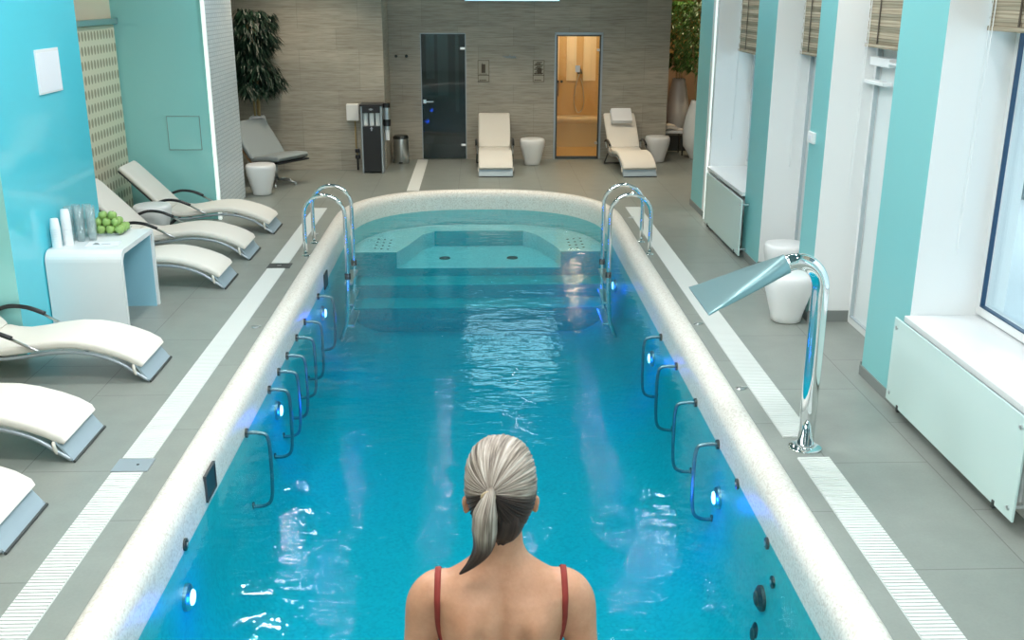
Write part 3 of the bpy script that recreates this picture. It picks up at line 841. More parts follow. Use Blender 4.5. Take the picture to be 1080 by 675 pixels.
def pool_lamp(x, y, z, sd, label, lit=True):
    t = thing('pool_lamp', label, 'pool lamp', (x, y, z), 0 if sd > 0 else PI, group='underwater lamps')
    bm = BM(); tube(bm, [(.005,0,0),(-.02,0,0),(-.035,0,0)], [.075,.075,.055], 24); obj('bezel', bm, M['steel'] if lit else M['dark_steel'], t, auto=40)
    bm = BM(); tube(bm, [(-.036,0,0),(-.044,0,0),(-.05,0,0)], [.045,.04,.02], 20); obj('lens', bm, M['pool_led'] if lit else M['charcoal'], t, smooth=True)
    if lit:
        l = bpy.data.lights.new('pool_lamp_glow','POINT'); l.energy=5; l.color=(.01,.10,1); l.shadow_soft_size=.05
        o = bpy.data.objects.new('pool_lamp_glow', l); COL.objects.link(o); o.location=(x-sd*.28,y,z-.05)
pool_lamp(XR, 6.18, -.557, 1, 'glowing blue underwater lamp on the right wall, nearest lit one')
pool_lamp(XR, 8.922, -.546, 1, 'glowing blue underwater lamp on the right wall, middle one')
pool_lamp(XR, 11.6, -.60, 1, 'glowing blue underwater lamp by the right ladder')
pool_lamp(XL, 4.947, -.476, -1, 'glowing blue underwater lamp on the left wall, nearest camera')
pool_lamp(XL, 7.607, -.484, -1, 'glowing blue underwater lamp on the left wall, middle one')
pool_lamp(XL, 10.1, -.45, -1, 'glowing blue underwater lamp by the left ladder')
pool_lamp(XR, 5.056, -.61, 1, 'unlit dark round underwater fitting on right wall, upper one', False)
pool_lamp(XR, 5.06, -.86, 1, 'unlit dark round underwater fitting on right wall, lower one', False)
j0=None
for (x,y,z,sd,lb) in ((XR,5.75,-.235,1,'small round jet nozzle at the right waterline, farther one'),(XR,5.05,-.25,1,'small round jet nozzle at the right waterline, nearer one'),(XR,4.89,-.40,1,'small round jet nozzle below the right waterline'),(XL,5.02,-.19,-1,'small round jet nozzle at the left waterline')):
    if j0 is None:
        j0 = tag(thing('jet_nozzle', lb, 'nozzle', (x,y,z), 0, 'jet nozzles'))
        bm = BM(); tube(bm, [(.01,0,0),(-.012,0,0),(-.016,0,0)], [.035,.035,.025], 18); obj('collar', bm, M['dark_steel'], j0, auto=40)
        bm = BM(); tube(bm, [(-.015,0,0),(-.02,0,0)], .014, 12); obj('eyeball', bm, M['steel'], j0, auto=40)
    else: dup(j0, loc=(x,y,z), rz=0 if sd>0 else PI, label=lb)
for (y,z,hh,lb) in ((5.60,-.10,.075,'dark rectangular skimmer mouth in the left coping near camera'),(10.45,-.19,.07,'dark rectangular skimmer mouth below the left ladder')):
    t = thing('skimmer', lb, 'skimmer', (XL+.006,y,z), group='skimmers')
    bm = BM(); box(bm, -.02,.004,-.10,.10,-hh,hh,.004); obj('mouth', bm, M['black'], t)
    bm = BM()
    for (a,b,c,d) in ((-.11,-.10,-hh,hh),(.10,.11,-hh,hh),(-.11,.11,hh,hh+.01),(-.11,.11,-hh-.01,-hh)): box(bm,-.01,.007,a,b,c,d)
    obj('frame', bm, M['charcoal'], t)
# drains and bench jets
d0=None
for (x,y,z,lb) in ((-.46,13.1,-.64,'small oval drain in the sunken bay, left'),(.43,13.1,-.64,'small oval drain in the sunken bay, right'),(1.34,8.8,ZB,'round drain on the pool floor, farther'),(1.28,7.2,ZB,'round drain on the pool floor, nearer')):
    if d0 is None:
        bm = BM(); lathe(bm, [(.075,.001),(.07,.012),(.03,.016),(0,.016)], 20); d0 = tag(obj('pool_drain', bm, M['dark_steel'], smooth=True), lb, 'drain', 'pool drains'); d0.location=(x,y,z)
    else: dup(d0, loc=(x,y,z), label=lb)
b0=None
for sx, nm in ((-1,'left'),(1,'right')):
    for ix in range(3):
        for iy in range(4):
            x = sx*(1.17+ix*.085); y = 12.75+iy*.17+ix*.03
            if b0 is None:
                bm = BM(); lathe(bm, [(.016,.0005),(.015,.006),(0,.008)], 12); b0 = tag(obj('air_nozzle', bm, M['dark_steel'], smooth=True), 'tiny air nozzle in the left underwater bench', 'nozzle', 'air nozzles in the left underwater bench'); b0.location=(x,y,-.43)
            else:
                c = dup(b0, loc=(x,y,-.43), label='tiny air nozzle in the %s underwater bench' % nm); c['group']='air nozzles in the %s underwater bench' % nm

# ------------------------------------------------------------------ waterfall shower spout
t = thing('waterfall_spout', 'tall curved chrome waterfall spout on the right pool deck', 'pool spout', (2.02,5.77,0))
bm = BM()
path = [(0,0,.02),(0,0,.5),(0,0,.98)] + [(-.15+.15*math.cos(math.radians(a)),0,1.03+.17*math.sin(math.radians(a))) for a in range(0,111,10)] + [(-.245,0,1.175)]
tube(bm, path, .05, 28); obj('neck', bm, M['chrome'], t, smooth=True)
bm = BM(); lathe(bm, [(.10,.001),(.10,.008),(.085,.016),(.058,.02),(.058,.035),(.0,.035)], 36); obj('base_flange', bm, M['chrome'], t, auto=40)
# flared flat head: section goes from round tube to wide thin lip
bm = BM(); rings=[]; n=32; steps=16
p0 = Vector((-.215,0,1.187)); p1 = Vector((-.725,0,.962))
for i in range(steps+1):
    u = i/steps; c = p0.lerp(p1, u)
    e = u**.9
    hw = .053+(.285-.053)*e; hh = .051*(1-min(1,u*1.15))**.8+.008
    tv = (p1-p0).normalized(); up = Vector((-tv.z,0,tv.x)); 
    if up.z < 0: up = -up
    pw = 2+6*u
    ring=[]
    for k in range(n):
        a=2*PI*k/n; ca,sa=math.cos(a),math.sin(a)
        q=(abs(ca)**pw+abs(sa)**pw)**(-1/pw)
        ring.append(bm.verts.new(c+Vector((0,1,0))*hw*q*ca+up*hh*q*sa))
    rings.append(ring)
for a,b in zip(rings,rings[1:]):
    for k in range(n): bm.faces.new((a[k],a[(k+1)%n],b[(k+1)%n],b[k]))
bm.faces.new(rings[0][::-1]); bm.faces.new(rings[-1]); bmesh.ops.recalc_face_normals(bm, faces=bm.faces)
obj('flared_head', bm, M['spout'] if 'spout' in M else mat('satin_steel',(.25,.40,.42),.38,.75), t, auto=50)

# ------------------------------------------------------------------ chaise longues
def make_chaise(label, loc, rz):
    t = thing('chaise_longue', label, 'lounger', loc, rz)
    W = .265
    seat = [(-.05,.125),(-.075,.148),(-.15,.19),(-.25,.23),(-.38,.268),(-.50,.289),(-.62,.292),(-.76,.277),(-.90,.252),(-1.02,.236),(-1.12,.242),(-1.19,.262),(-1.215,.272)]
    bm = BM(); ribbon(bm, seat, .065, -W, W, .026); obj('seat_cushion', bm, M['cushion'], t, auto=50)
    back = [(-1.205,.285),(-1.235,.305),(-1.30,.365),(-1.42,.49),(-1.56,.63),(-1.66,.73),(-1.70,.765),(-1.712,.775)]
    bm = BM(); ribbon(bm, back, .06, -W, W, .026); obj('back_cushion', bm, M['cushion'], t, auto=50)
    bm = BM(); pts=[(p[0]-.028,p[1]-.036) for p in back[1:]]; ribbon(bm, [(x+.003,z) for x,z in pts], .014, -W+.02, W-.02, .005); obj('back_shell', bm, M['charcoal'], t, auto=50)
    rail = [(-.02,0,.018),(-.10,0,.075),(-.22,0,.155),(-.38,0,.212),(-.55,0,.235),(-.72,0,.226),(-.90,0,.198),(-1.05,0,.185),(-1.18,0,.205),(-1.27,0,.262)]
    for s in (-1,1):
        bm = BM(); tube(bm, smoothpath([(x,s*(W-.012),z) for x,_,z in rail],4), .0135, 8); obj('side_rail', bm, M['alu'], t, smooth=True)
        bm = BM(); tube(bm, smoothpath([(-1.12,s*(W+.022),.20),(-1.20,s*(W+.03),.12),(-1.34,s*(W+.03),.014)],4), .012, 8); obj('leg', bm, M['charcoal'], t, smooth=True)
        arm = thing('armrest', None, None); arm.parent=t
        bm = BM(); tube(bm, smoothpath([(-1.32,s*(W+.03),.375),(-1.20,s*(W+.032),.415),(-1.06,s*(W+.032),.405),(-.93,s*(W+.03),.355)],5), .021, 10, flat=(Vector((0,0,1)),.75)); obj('arm_pad', bm, M['black'], arm, smooth=True)
        bm = BM(); tube(bm, [(-.95,s*(W+.03),.357),(-.78,s*(W+.018),.262),(-.755,s*(W+.012),.25)], .011, 8); tube(bm, [(-1.30,s*(W+.03),.375),(-1.24,s*(W+.02),.28)], .011, 8); obj('arm_tube', bm, M['steel'], arm, smooth=True)
        bm = BM(); tube(bm, smoothpath([(-.115,s*(W-.02),.13),(-.108,s*(W+.004),.125),(-.10,s*(W-.004),.07),(-.098,s*(W-.03),.06)],4), .011, 8); obj('strap', bm, M['cushion'], t, smooth=True)
    bm = BM(); tube(bm, [(-1.34,-W-.03,.014),(-1.34,W+.03,.014)], .012, 8); obj('floor_bar', bm, M['charcoal'], t, smooth=True)
    bm = BM(); prism(bm, [(-.125,.158),(-.115,.165),(.0,.006),(-.012,.0)], -W+.008, W-.008); obj('foot_panel', bm, M['plate'], t)
    bm = BM(); tube(bm, [(-.002,-W+.004,.009),(-.002,W-.004,.009)], .009, 8); obj('foot_edge', bm, M['charcoal'], t)
    bm = BM()
    for x,z in ((-.45,.238),(-.98,.20)): tube(bm, [(x,-W+.01,z-.012),(x,W-.01,z-.012)], .011, 8)
    obj('cross_tube', bm, M['alu'], t, smooth=True)
    return t
ch = make_chaise('cream wave lounger on the left, farthest, against the far mint pier', (-2.40,12.03,0), 0)
CH = [(-2.42,10.81,'cream wave lounger on the left, second farthest, behind the white table'),(-2.42,9.70,'cream wave lounger on the left, partly hidden by the white table'),(-2.39,7.26,'cream wave lounger directly in front of the white table'),(-2.44,5.93,'cream wave lounger on the left, second nearest the camera'),(-2.39,4.87,'cream wave lounger cut by the left frame edge, nearest the camera')]
ch['group'] = 'loungers along the left wall'
for x,y,lb in CH: dup(ch, loc=(x,y,0), rz=0, label=lb)
c = dup(ch, loc=(.257,15.6,0), rz=-PI/2, label='cream lounger against the back wall between the two glass doors'); c['group']='loungers at the back wall'
c = dup(ch, loc=(2.475,15.56,0), rz=-PI/2+math.radians(4.5), label='cream lounger with a folded towel, right of the amber door'); c['group']='loungers at the back wall'
# folded towel on the right-hand back lounger
t = thing('folded_towel', 'folded white towel on the head of the right back lounger', 'towel', (2.447+.01,17.19,.78)); t.rotation_euler=(math.radians(48),0,math.radians(4.5))
t.location=(2.355,17.10,.735)
for k in range(3):
    bm = BM(); box(bm, -.175+.004*k,.175-.003*k,-.13,.13,.0+k*.028,.027+k*.028,.012,3); obj('fold', bm, M['towel'], t, auto=60)

# ------------------------------------------------------------------ stools, table
def stool_profile(h, rt, rb): return [(rb*.86,.0),(rb,.012),(rb*1.06,.06),(rb+(rt-rb)*.45,h*.38),(rt*.97,h*.72),(rt,h*.86),(rt*.985,h*.94),(rt*.93,h*.985),(rt*.80,h),(0,h+.004)]
s0=None
for (x,y,lb) in ((.875,16.80,'white tapered stool between the amber door and the centre back lounger'),(2.98,17.08,'white tapered stool beside the lounger with the towel'),(-3.03,14.25,'white tapered stool at the end of the white mosaic pier'),(-3.67,11.42,'white tapered stool between the two farthest left loungers'),(2.645,8.36,'white tapered stool behind the chrome waterfall spout'),(2.93,9.43,'white tapered stool in the recess beside the narrow mint pier')):
    if s0 is None:
        bm = BM(); lathe(bm, stool_profile(.43,.205,.125), 40, power=2.3); s0 = tag(obj('tapered_stool', bm, M['stool'], smooth=True), lb, 'stool', 'white tapered stools'); s0.location=(x,y,0)
    else: dup(s0, loc=(x,y,0), label=lb)
# waterfall table
t = thing('waterfall_table', 'white glossy waterfall side table with blue interior against the blue pier', 'table', (-3.20,8.55,0))
bm = BM()
x0,x1 = -.31,.30; r_=.09; th=.04; H=.70; a,b=-.43,.44
out = [(a,0),(a,H-r_)]+[(a+r_-r_*math.cos(math.radians(k*15)),H-r_+r_*math.sin(math.radians(k*15))) for k in range(1,7)]+[(b-r_*.35,H),(b,H-r_*.35),(b,0)]
inn = [(b-th,0),(b-th,H-th),(a+th+.05,H-th),(a+th,H-th-.05),(a+th,0)]
prism(bm, out+inn, x0, x1, 'x'); obj('shell', bm, M['lacquer'], t)
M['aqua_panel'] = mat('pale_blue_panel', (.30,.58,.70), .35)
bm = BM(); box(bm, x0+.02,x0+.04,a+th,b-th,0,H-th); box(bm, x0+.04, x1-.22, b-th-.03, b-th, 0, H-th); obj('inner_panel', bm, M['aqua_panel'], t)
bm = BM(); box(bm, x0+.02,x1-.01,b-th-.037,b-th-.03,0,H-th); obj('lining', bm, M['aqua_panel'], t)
TZ=.70
# apples
t = thing('fruit_dish', 'square glass dish under the pile of green apples', 'dish', (-3.215,8.80,TZ))
bm = BM(); lathe(bm, [(.10,.0),(.12,.004),(.165,.03),(.17,.032),(.12,.01),(0,.008)], 40, power=4); obj('dish', bm, M['tumbler'], t, auto=40)
a0=None; cnt=0
def put_apple(x,y,z):
    global a0, cnt
    tilt=(random.uniform(-.3,.3),random.uniform(-.3,.3),random.uniform(0,6))
    nm = 'green apple in the pile on the square dish'
    if a0 is None:
        a0 = thing('green_apple', nm, 'apple', (x,y,z), group='green apples on the dish')
        bm = BM(); lathe(bm, [(0,-.028),(.012,-.034),(.022,-.033),(.034,-.018),(.0395,.004),(.036,.022),(.024,.034),(.012,.033),(.004,.026),(0,.025)], 24); obj('fruit', bm, M['apple'], a0, smooth=True)
        bm = BM(); tube(bm, [(0,0,.024),(.003,0,.035),(.006,0,.042)], .0018, 6); obj('stem', bm, M['stem'], a0)
        o=a0
    else: o = dup(a0, loc=(x,y,z))
    o.rotation_euler=tilt
for i in range(4):
    for j in range(3): put_apple(-3.215-.117+i*.078, 8.80-.078+j*.078, TZ+.045)
for i in range(3):
    for j in range(2): put_apple(-3.215-.078+i*.078, 8.80-.039+j*.078, TZ+.100)
for i in range(2): put_apple(-3.215-.039+i*.078, 8.80, TZ+.155)
# tumblers: two high
g0=None
for k,(x,y) in enumerate(((-3.43,8.50),(-3.345,8.50),(-3.26,8.53),(-3.46,8.59),(-3.375,8.59),(-3.29,8.62),(-3.43,8.68),(-3.345,8.69))):
    for lv in range(2):
        lb = 'clear tall tumbler in the stacked cluster, %s level' % ('lower','upper')[lv]
        if g0 is None:
            bm = BM(); lathe(bm, [(.030,.0),(.032,.004),(.037,.15),(.0355,.15),(.030,.010),(0,.010)], 20)
            g0 = tag(obj('tumbler', bm, M['tumbler'], smooth=True), lb, 'glass', 'stacked tumblers on the white table, lower level'); g0.location=(x,y,TZ)
        else:
            c = dup(g0, loc=(x,y,TZ+.125*lv), label=lb); c['group']='stacked tumblers on the white table, %s level' % ('lower','upper')[lv]
c0=None
for (x,y,nn,nm) in ((-3.455,8.27,9,'shorter'),(-3.40,8.36,12,'taller')):
    for k in range(nn):
        lb='white paper cup in the %s upside-down cup stack' % nm
        if c0 is None:
            bm = BM(); lathe(bm, [(.040,.0),(.0415,.002),(.040,.006),(.030,.088),(.027,.09),(0,.089)], 22); c0=tag(obj('paper_cup', bm, M['cup'], smooth=True), lb, 'cup', 'cups in the shorter stack'); c0.location=(x,y,TZ)
        else:
            c=dup(c0, loc=(x,y,TZ+k*.019), label=lb); c['group']='cups in the %s stack' % nm
t = thing('leaflet', 'thin white leaflet with a small grey picture on the white table', 'leaflet', (-3.12,8.37,TZ), math.radians(6))
bm = BM(); box(bm, -.13,.13,-.075,.075,.0008,.006,.001); obj('pages', bm, M['paper'], t)
bm = BM(); prism(bm, [(-.08,-.03),(-.02,-.03),(-.05,.035),(-.075,.045)], .006,.0068,'z'); box(bm,-.01,.06,-.02,-.008,.006,.0066); obj('picture', bm, M['skirting'], t)

# ------------------------------------------------------------------ back left: armchair, plant, dispenser, bin
t = thing('lounge_armchair', 'grey upholstered swivel armchair behind the mosaic pier', 'armchair', (-3.02,15.1,0), math.radians(-32))
bm = BM(); ribbon(bm, [(.40,.42),(.38,.43),(.2,.425),(0,.40),(-.12,.385),(-.14,.385)], .085, -.33,.33,.035); obj('seat', bm, M['leather'], t, auto=50)
bm = BM(); ribbon(bm, [(-.08,.40),(-.12,.43),(-.22,.56),(-.36,.74),(-.46,.87),(-.48,.885)], .08, -.36,.36,.035); obj('backrest', bm, M['leather'], t, auto=50)
M['wood'] = mat('walnut_shell', (.30,.17,.08), .4)
bm = BM(); ribbon(bm, [(-.10,.33),(-.16,.38),(-.27,.52),(-.42,.70),(-.50,.80)], .02, -.35,.35,.008); obj('back_shell', bm, M['wood'], t, auto=50)
bm = BM(); box(bm, -.13,.42,-.32,.32,.355,.378,.008); obj('seat_edge', bm, M['black'], t)
bm = BM(); tube(bm, [(0.05,0,.06),(0.05,0,.36)], .025, 14); obj('pedestal', bm, M['steel'], t, smooth=True)
for k in range(5):
    a=math.radians(20+72*k); d=Vector((math.cos(a),math.sin(a),0)); c=Vector((.05,0,0))
    bm = BM(); tube(bm, [c+Vector((0,0,.075)), c+d*.16+Vector((0,0,.065)), c+d*.29+Vector((0,0,.035))], [.018,.014,.01], 8)
    tube(bm, [c+d*.29+Vector((0,0,0)), c+d*.29+Vector((0,0,.035))], .018, 8); obj('foot', bm, M['steel'], t, smooth=True)
def foliage(bm, cx_, cy_, z0, z1, rfun, n, ll, lw, droop, seed):
    rnd = random.Random(seed)
    for i in range(n):
        z = rnd.uniform(z0, z1); R = rfun(z); a = rnd.uniform(0,2*PI); rr = R*math.sqrt(rnd.uniform(.05,1))
        p = Vector((cx_+rr*math.cos(a), cy_+rr*math.sin(a), z))
        aa = a+rnd.uniform(-.9,.9)
        d = Vector((math.cos(aa), math.sin(aa), rnd.uniform(-droop-.5, -droop+.5))).normalized()
        s = d.cross(Vector((0,0,1))).normalized(); s = (s + Vector((0,0,rnd.uniform(-.4,.4)))).normalized()
        l = ll*rnd.uniform(.7,1.25); w_ = lw*rnd.uniform(.7,1.2)
        dn = Vector((0,0,-1))*l*.18
        v = [bm.verts.new(p), bm.verts.new(p+d*l*.4+s*w_/2), bm.verts.new(p+d*l+dn), bm.verts.new(p+d*l*.4-s*w_/2), bm.verts.new(p+d*l*.42-Vector((0,0,1))*w_*.18)]
        bm.faces.new((v[0],v[1],v[4])); bm.faces.new((v[1],v[2],v[4])); bm.faces.new((v[2],v[3],v[4])); bm.faces.new((v[3],v[0],v[4]))
def vase_profile(h, rt, rm, rb): return [(rb*.9,0),(rb,.01),(rb*1.15,.06),(rm*.93,h*.22),(rm,h*.40),(rm*.97,h*.55),(rm*.80,h*.78),(rt*1.12,h*.93),(rt,h),(rt*.85,h),(rt*.8,h*.94),(0,h*.94)]
t = thing('potted_tree', 'tall dark-leaved potted tree behind the grey armchair', 'potted plant', (-3.33,15.74,0))
bm = BM(); prism(bm, [(-.11,.92),(.09,.92),(.20,0),(-.22,0)], -.11,.11); 
bmesh.ops.bevel(bm, geom=list(bm.edges), offset=.015, segments=2, affect='EDGES'); obj('planter', bm, M['stool'], t, auto=40)
for k,(dx,dy) in enumerate(((-.04,0),(.0,.04),(.03,-.02))):
    bm = BM(); tube(bm, smoothpath([(dx,dy,.90),(dx*1.2,dy,1.3),(dx*.8,dy*1.3,1.8),(dx*2,dy*2,2.3)],5), [.016]*16, 8); obj('trunk', bm, M['bamboo'], t, smooth=True)
bm = BM()
def rf(z):
    if z > 2.0: return .13+.20*math.sin(min(1,(2.55-z)/.55)*PI*.62)
    if z > 1.85: return .24
    return .19+.15*math.sin(max(0,min(1,(z-1.2)/.65))*PI)
foliage(bm, 0,0, 1.30,2.46, rf, 1500, .17,.03, .9, 3)
rt_ = random.Random(12)
for k in range(26):
    z = rt_.uniform(1.35,2.45); a = rt_.uniform(0,2*PI); q = rf(z)*rt_.uniform(.6,1.05)
    foliage(bm, q*math.cos(a), q*math.sin(a), z-.10, z+.06, lambda zz: .09, 75, .17,.03,1.0, k)
obj('foliage', bm, M['leaf_dark'], t)
# water dispenser
t = thing('water_dispenser', 'black and silver water dispenser column at the back wall', 'water dispenser', (-1.655,16.14,0))
bm = BM(); box(bm, -.165,-.135,-.15,.17,.0,1.03,.01); box(bm, .135,.165,-.15,.17,.0,1.03,.01); box(bm,-.14,.14,.0,.17,0,1.03); obj('housing', bm, M['alu'], t)
bm = BM(); box(bm, -.135,.135,-.16,.0,.02,.73,.008); obj('lower_door', bm, M['black'], t)
bm = BM(); box(bm, -.135,.135,-.16,.0,.93,1.03,.006); box(bm,-.175,.175,-.165,.175,1.03,1.06,.008); obj('top_panel', bm, M['black'], t)
bm = BM(); box(bm, -.135,.135,-.02,.01,.73,.93); obj('niche', bm, M['charcoal'], t)
for x in (-.095,0,.095):
    bm = BM(); lathe(bm, [(.038,.0),(.038,.2),(0,.2)], 18, (x,-.07,.731)); obj('dispensing_column', bm, M['facade'], t, auto=40)
bm = BM(); box(bm,-.02,.02,-.164,-.16,.69,.70); box(bm,-.008,.008,-.164,-.16,.66,.72); obj('emblem', bm, M['steel'], t)
bm = BM(); box(bm,-.01,.01,-.164,-.16,.97,1.0); box(bm,-.03,-.02,-.164,-.16,.975,.995); box(bm,.02,.03,-.164,-.16,.975,.995); obj('buttons', bm, M['steel'], t)
t2 = thing('cup_dispenser', 'clear tube cup dispenser mounted beside the water dispenser', 'cup dispenser', (-1.425,16.12,.0))
bm = BM(); lathe(bm, [(.05,.66),(.05,1.02),(0,1.02)], 20); obj('tube', bm, M['steel'], t2, auto=40)
bm = BM(); lathe(bm, [(.055,1.0),(.055,1.07),(.0,1.07)], 20); lathe(bm, [(.058,.72),(.058,.82),(0,.82)], 20); lathe(bm,[(0,.7),(.03,.70),(.06,.725),(.0,.725)],20); obj('collar', bm, M['black'], t2, auto=40)
bm = BM(); lathe(bm, [(.035,0.5),(.042,.68),(.0,.68)], 20); obj('cup_sleeve', bm, M['cup'], t2, auto=40)
bm = BM(); box(bm,-.06,-.03,-.02,.02,.74,.8); obj('bracket', bm, M['black'], t2)
t = thing('wall_box', 'white box on the back wall left of the water dispenser', 'wall box', (-1.96,16.33,.90))
bm = BM(); box(bm,-.105,.09,-.09,-.001,-.12,.14,.012); obj('case', bm, M['white'], t)
bm = BM(); tube(bm, [(.02,-.03,-.12),(.02,-.03,-.5),(.04,-.03,-.72)], .012, 8); obj('pipe', bm, M['bamboo'], t, smooth=True)
bm = BM(); box(bm, .0,.07,-.05,-.001,-.62,-.56,.01); box(bm, .0,.075,-.05,-.001,-.72,-.66,.01); tube(bm,[(.035,-.03,-.66),(.035,-.03,-.899)],.014,8); obj('valve', bm, M['black'], t)
t = thing('pedal_bin', 'round brushed steel pedal bin by the smoked glass door', 'bin', (-1.29,17.05,0))
bm = BM(); lathe(bm, [(.12,0),(.125,.01),(.125,.40),(0,.40)], 28); obj('body', bm, M['steel'], t, auto=40)
bm = BM(); lathe(bm, [(.128,.40),(.128,.43),(.11,.45),(.0,.455)], 28); obj('lid', bm, M['dark_steel'], t, auto=40)
bm = BM(); box(bm,-.03,.03,-.17,-.12,.012,.024,.004); obj('pedal', bm, M['black'], t)
# ------------------------------------------------------------------ back right alcove: vases with trees, bench
v0 = thing('tall_vase', 'tall white egg-shaped vase with green tree, nearer one', 'vase planter', (3.70,17.42,0), group='tall white vases')
bm = BM(); lathe(bm, vase_profile(.98,.12,.235,.10), 36); obj('vase', bm, M['stool'], v0, smooth=True)
bm = BM(); foliage(bm, 0,0,1.45,2.6, lambda z: .32+.12*math.sin((z-1.45)*3), 1500,.10,.035,.5,5); obj('foliage', bm, M['leaf_green'], v0)
for dx in (-.05,.0,.05):
    bm = BM(); tube(bm, [(dx*.8,0,.9),(dx*1.4,.03,1.4),(dx*3,.0,1.9)], .012, 6); obj('trunk', bm, M['bamboo'], v0)
v1 = thing('tall_vase', 'tall white egg-shaped vase with green tree, farther one behind', 'vase planter', (3.58,18.6,.28), group='tall white vases')
bm = BM(); lathe(bm, vase_profile(.97,.11,.20,.09), 36); obj('vase', bm, M['stool'], v1, smooth=True)
bm = BM(); foliage(bm, 0,0,1.15,2.3, lambda z: .22+.10*math.sin((z-1.1)*3), 1700,.10,.035,.5,6); obj('foliage', bm, M['leaf_green'], v1)
for dx in (-.05,.0,.05):
    bm = BM(); tube(bm, [(dx*.8,0,.93),(dx*1.4,.03,1.4),(dx*3,.0,1.9)], .012, 6); obj('trunk', bm, M['bamboo'], v1)
bm = BM(); box(bm, 3.19,4.05,18.3,18.95,0,.28,.01); t = tag(obj('plant_plinth', bm, M['charcoal']), 'low dark plinth under the farther tall vase', 'plinth')
t = thing('small_bench', 'white cushioned seat with dark steel legs in the alcove', 'seat', (3.34,17.95,0))
bm = BM(); box(bm,-.14,.24,-.22,.22,.38,.43,.012); obj('seat', bm, M['stool'], t)
bm = BM(); ribbon(bm, [(-.13,.45),(-.10,.47),(0,.485),(.08,.47),(.11,.45)], .06,-.18,.18,.025); obj('cushion', bm, M['cushion'], t, auto=50)
for x in (-.10,.20):
    for y in (-.18,.18):
        bm = BM(); tube(bm, [(x,y,0),(x,y,.38)], .014, 8); obj('leg', bm, M['dark_steel'], t, smooth=True)

# ------------------------------------------------------------------ the woman
WX, WY = .045, 2.13
woman = thing('person', 'person seen from behind in a red swimsuit, grey-blond hair in a ponytail', 'person', (WX, WY, 0))
bm = BM()
def loft(bm, rings, n=28):
    R=[]
    for (z,cx_,cy_,rx,ry,pw) in rings:
        ring=[]
        for k in range(n):
            a=2*PI*k/n; ca,sa=math.cos(a),math.sin(a); q=(abs(ca)**pw+abs(sa)**pw)**(-1/pw)
            ring.append(bm.verts.new((cx_+rx*q*ca, cy_+ry*q*sa, z)))
        R.append(ring)
    for a,b in zip(R,R[1:]):
        for k in range(n): bm.faces.new((a[k],a[(k+1)%n],b[(k+1)%n],b[k]))
    bm.faces.new(R[0][::-1]); bm.faces.new(R[-1])
# torso (facing +y), neck
loft(bm, [(.80,0,0,.155,.10,2.3),(.86,0,-.005,.178,.115,2.4),(.93,0,-.005,.172,.112,2.4),(1.0,0,.005,.146,.098,2.3),(1.06,0,.01,.128,.088,2.3),(1.12,0,.01,.130,.088,2.3),(1.18,0,.008,.140,.094,2.4),(1.25,0,.004,.152,.100,2.5),(1.31,0,0,.160,.096,2.6),(1.35,0,-.004,.166,.084,2.5),(1.382,0,-.008,.145,.066,2.2),(1.408,0,-.008,.105,.056,2.1),(1.432,0,-.004,.070,.052,2),(1.46,0,.0,.054,.050,2),(1.50,0,.004,.050,.052,2),(1.55,0,.01,.050,.055,2)])
# shoulders / arms / hands
def limb(bm, pts, rad, n=16): tube(bm, smoothpath(pts,5), interp(rad, 5), n)
def interp(r, n):
    o=[]
    for a,b in zip(r,r[1:]): o += [a+(b-a)*k/n for k in range(n)]
    return o+[r[-1]]
for s in (-1,1):
    limb(bm, [(s*.10,-.005,1.345),(s*.150,-.002,1.343),(s*.178,0,1.31),(s*.190,.0,1.24),(s*.200,-.005,1.16),(s*.208,-.008,1.06),(s*.212,.01,.96),(s*.214,.03,.86),(s*.212,.045,.80)],
         [.045,.052,.050,.043,.039,.034,.034,.026,.022])
    limb(bm, [(s*.212,.045,.82),(s*.210,.052,.775),(s*.208,.06,.73)], [.022,.034,.030], 14)   # palm
    for j,(oy,le) in enumerate(((-.026,.060),(-.009,.070),(.008,.066),(.024,.052))):
        y0=.058+oy
        limb(bm, [(s*.210,y0,.745),(s*.206,y0+.003,.70),(s*.200,y0+.007,.70-le*.5),(s*.190,y0+.012,.70-le)], [.0095,.009,.0085,.007], 8)
    limb(bm, [(s*.208,.075,.785),(s*.198,.10,.755),(s*.190,.112,.72)], [.012,.0105,.008], 8)
    limb(bm, [(s*.088,-.004,.86),(s*.092,0,.74),(s*.088,.0,.60),(s*.085,.004,.48),(s*.085,-.006,.38),(s*.085,-.012,.30),(s*.084,-.008,.18),(s*.084,-.006,.08),(s*.084,.0,.045)],
         [.092,.088,.070,.052,.052,.055,.040,.032,.034])
    limb(bm, [(s*.084,-.045,.035),(s*.086,.0,.040),(s*.09,.07,.032),(s*.094,.13,.022),(s*.095,.155,.018)], [.026,.034,.034,.026,.014])
# head
r = bmesh.ops.create_icosphere(bm, subdivisions=4, radius=1)
HC = Vector((0,.018,1.606))
for v in r['verts']:
    c = v.co.copy(); x,y,z = c
    k = 1.0
    if z < 0: k = 1 - .22*(-z)**1.5
    q = (abs(x)**2.5+abs(y)**2.5+abs(z)**2.5)**(-1/2.5); x *= q; y *= q; z *= q
    px = x*.0745*k; py = y*.094*(1-.08*max(0,-z)); pz = z*.106
    if y > 0 and z < 0: py += .006*(-z)
    v.co = HC + Vector((px,py,pz))
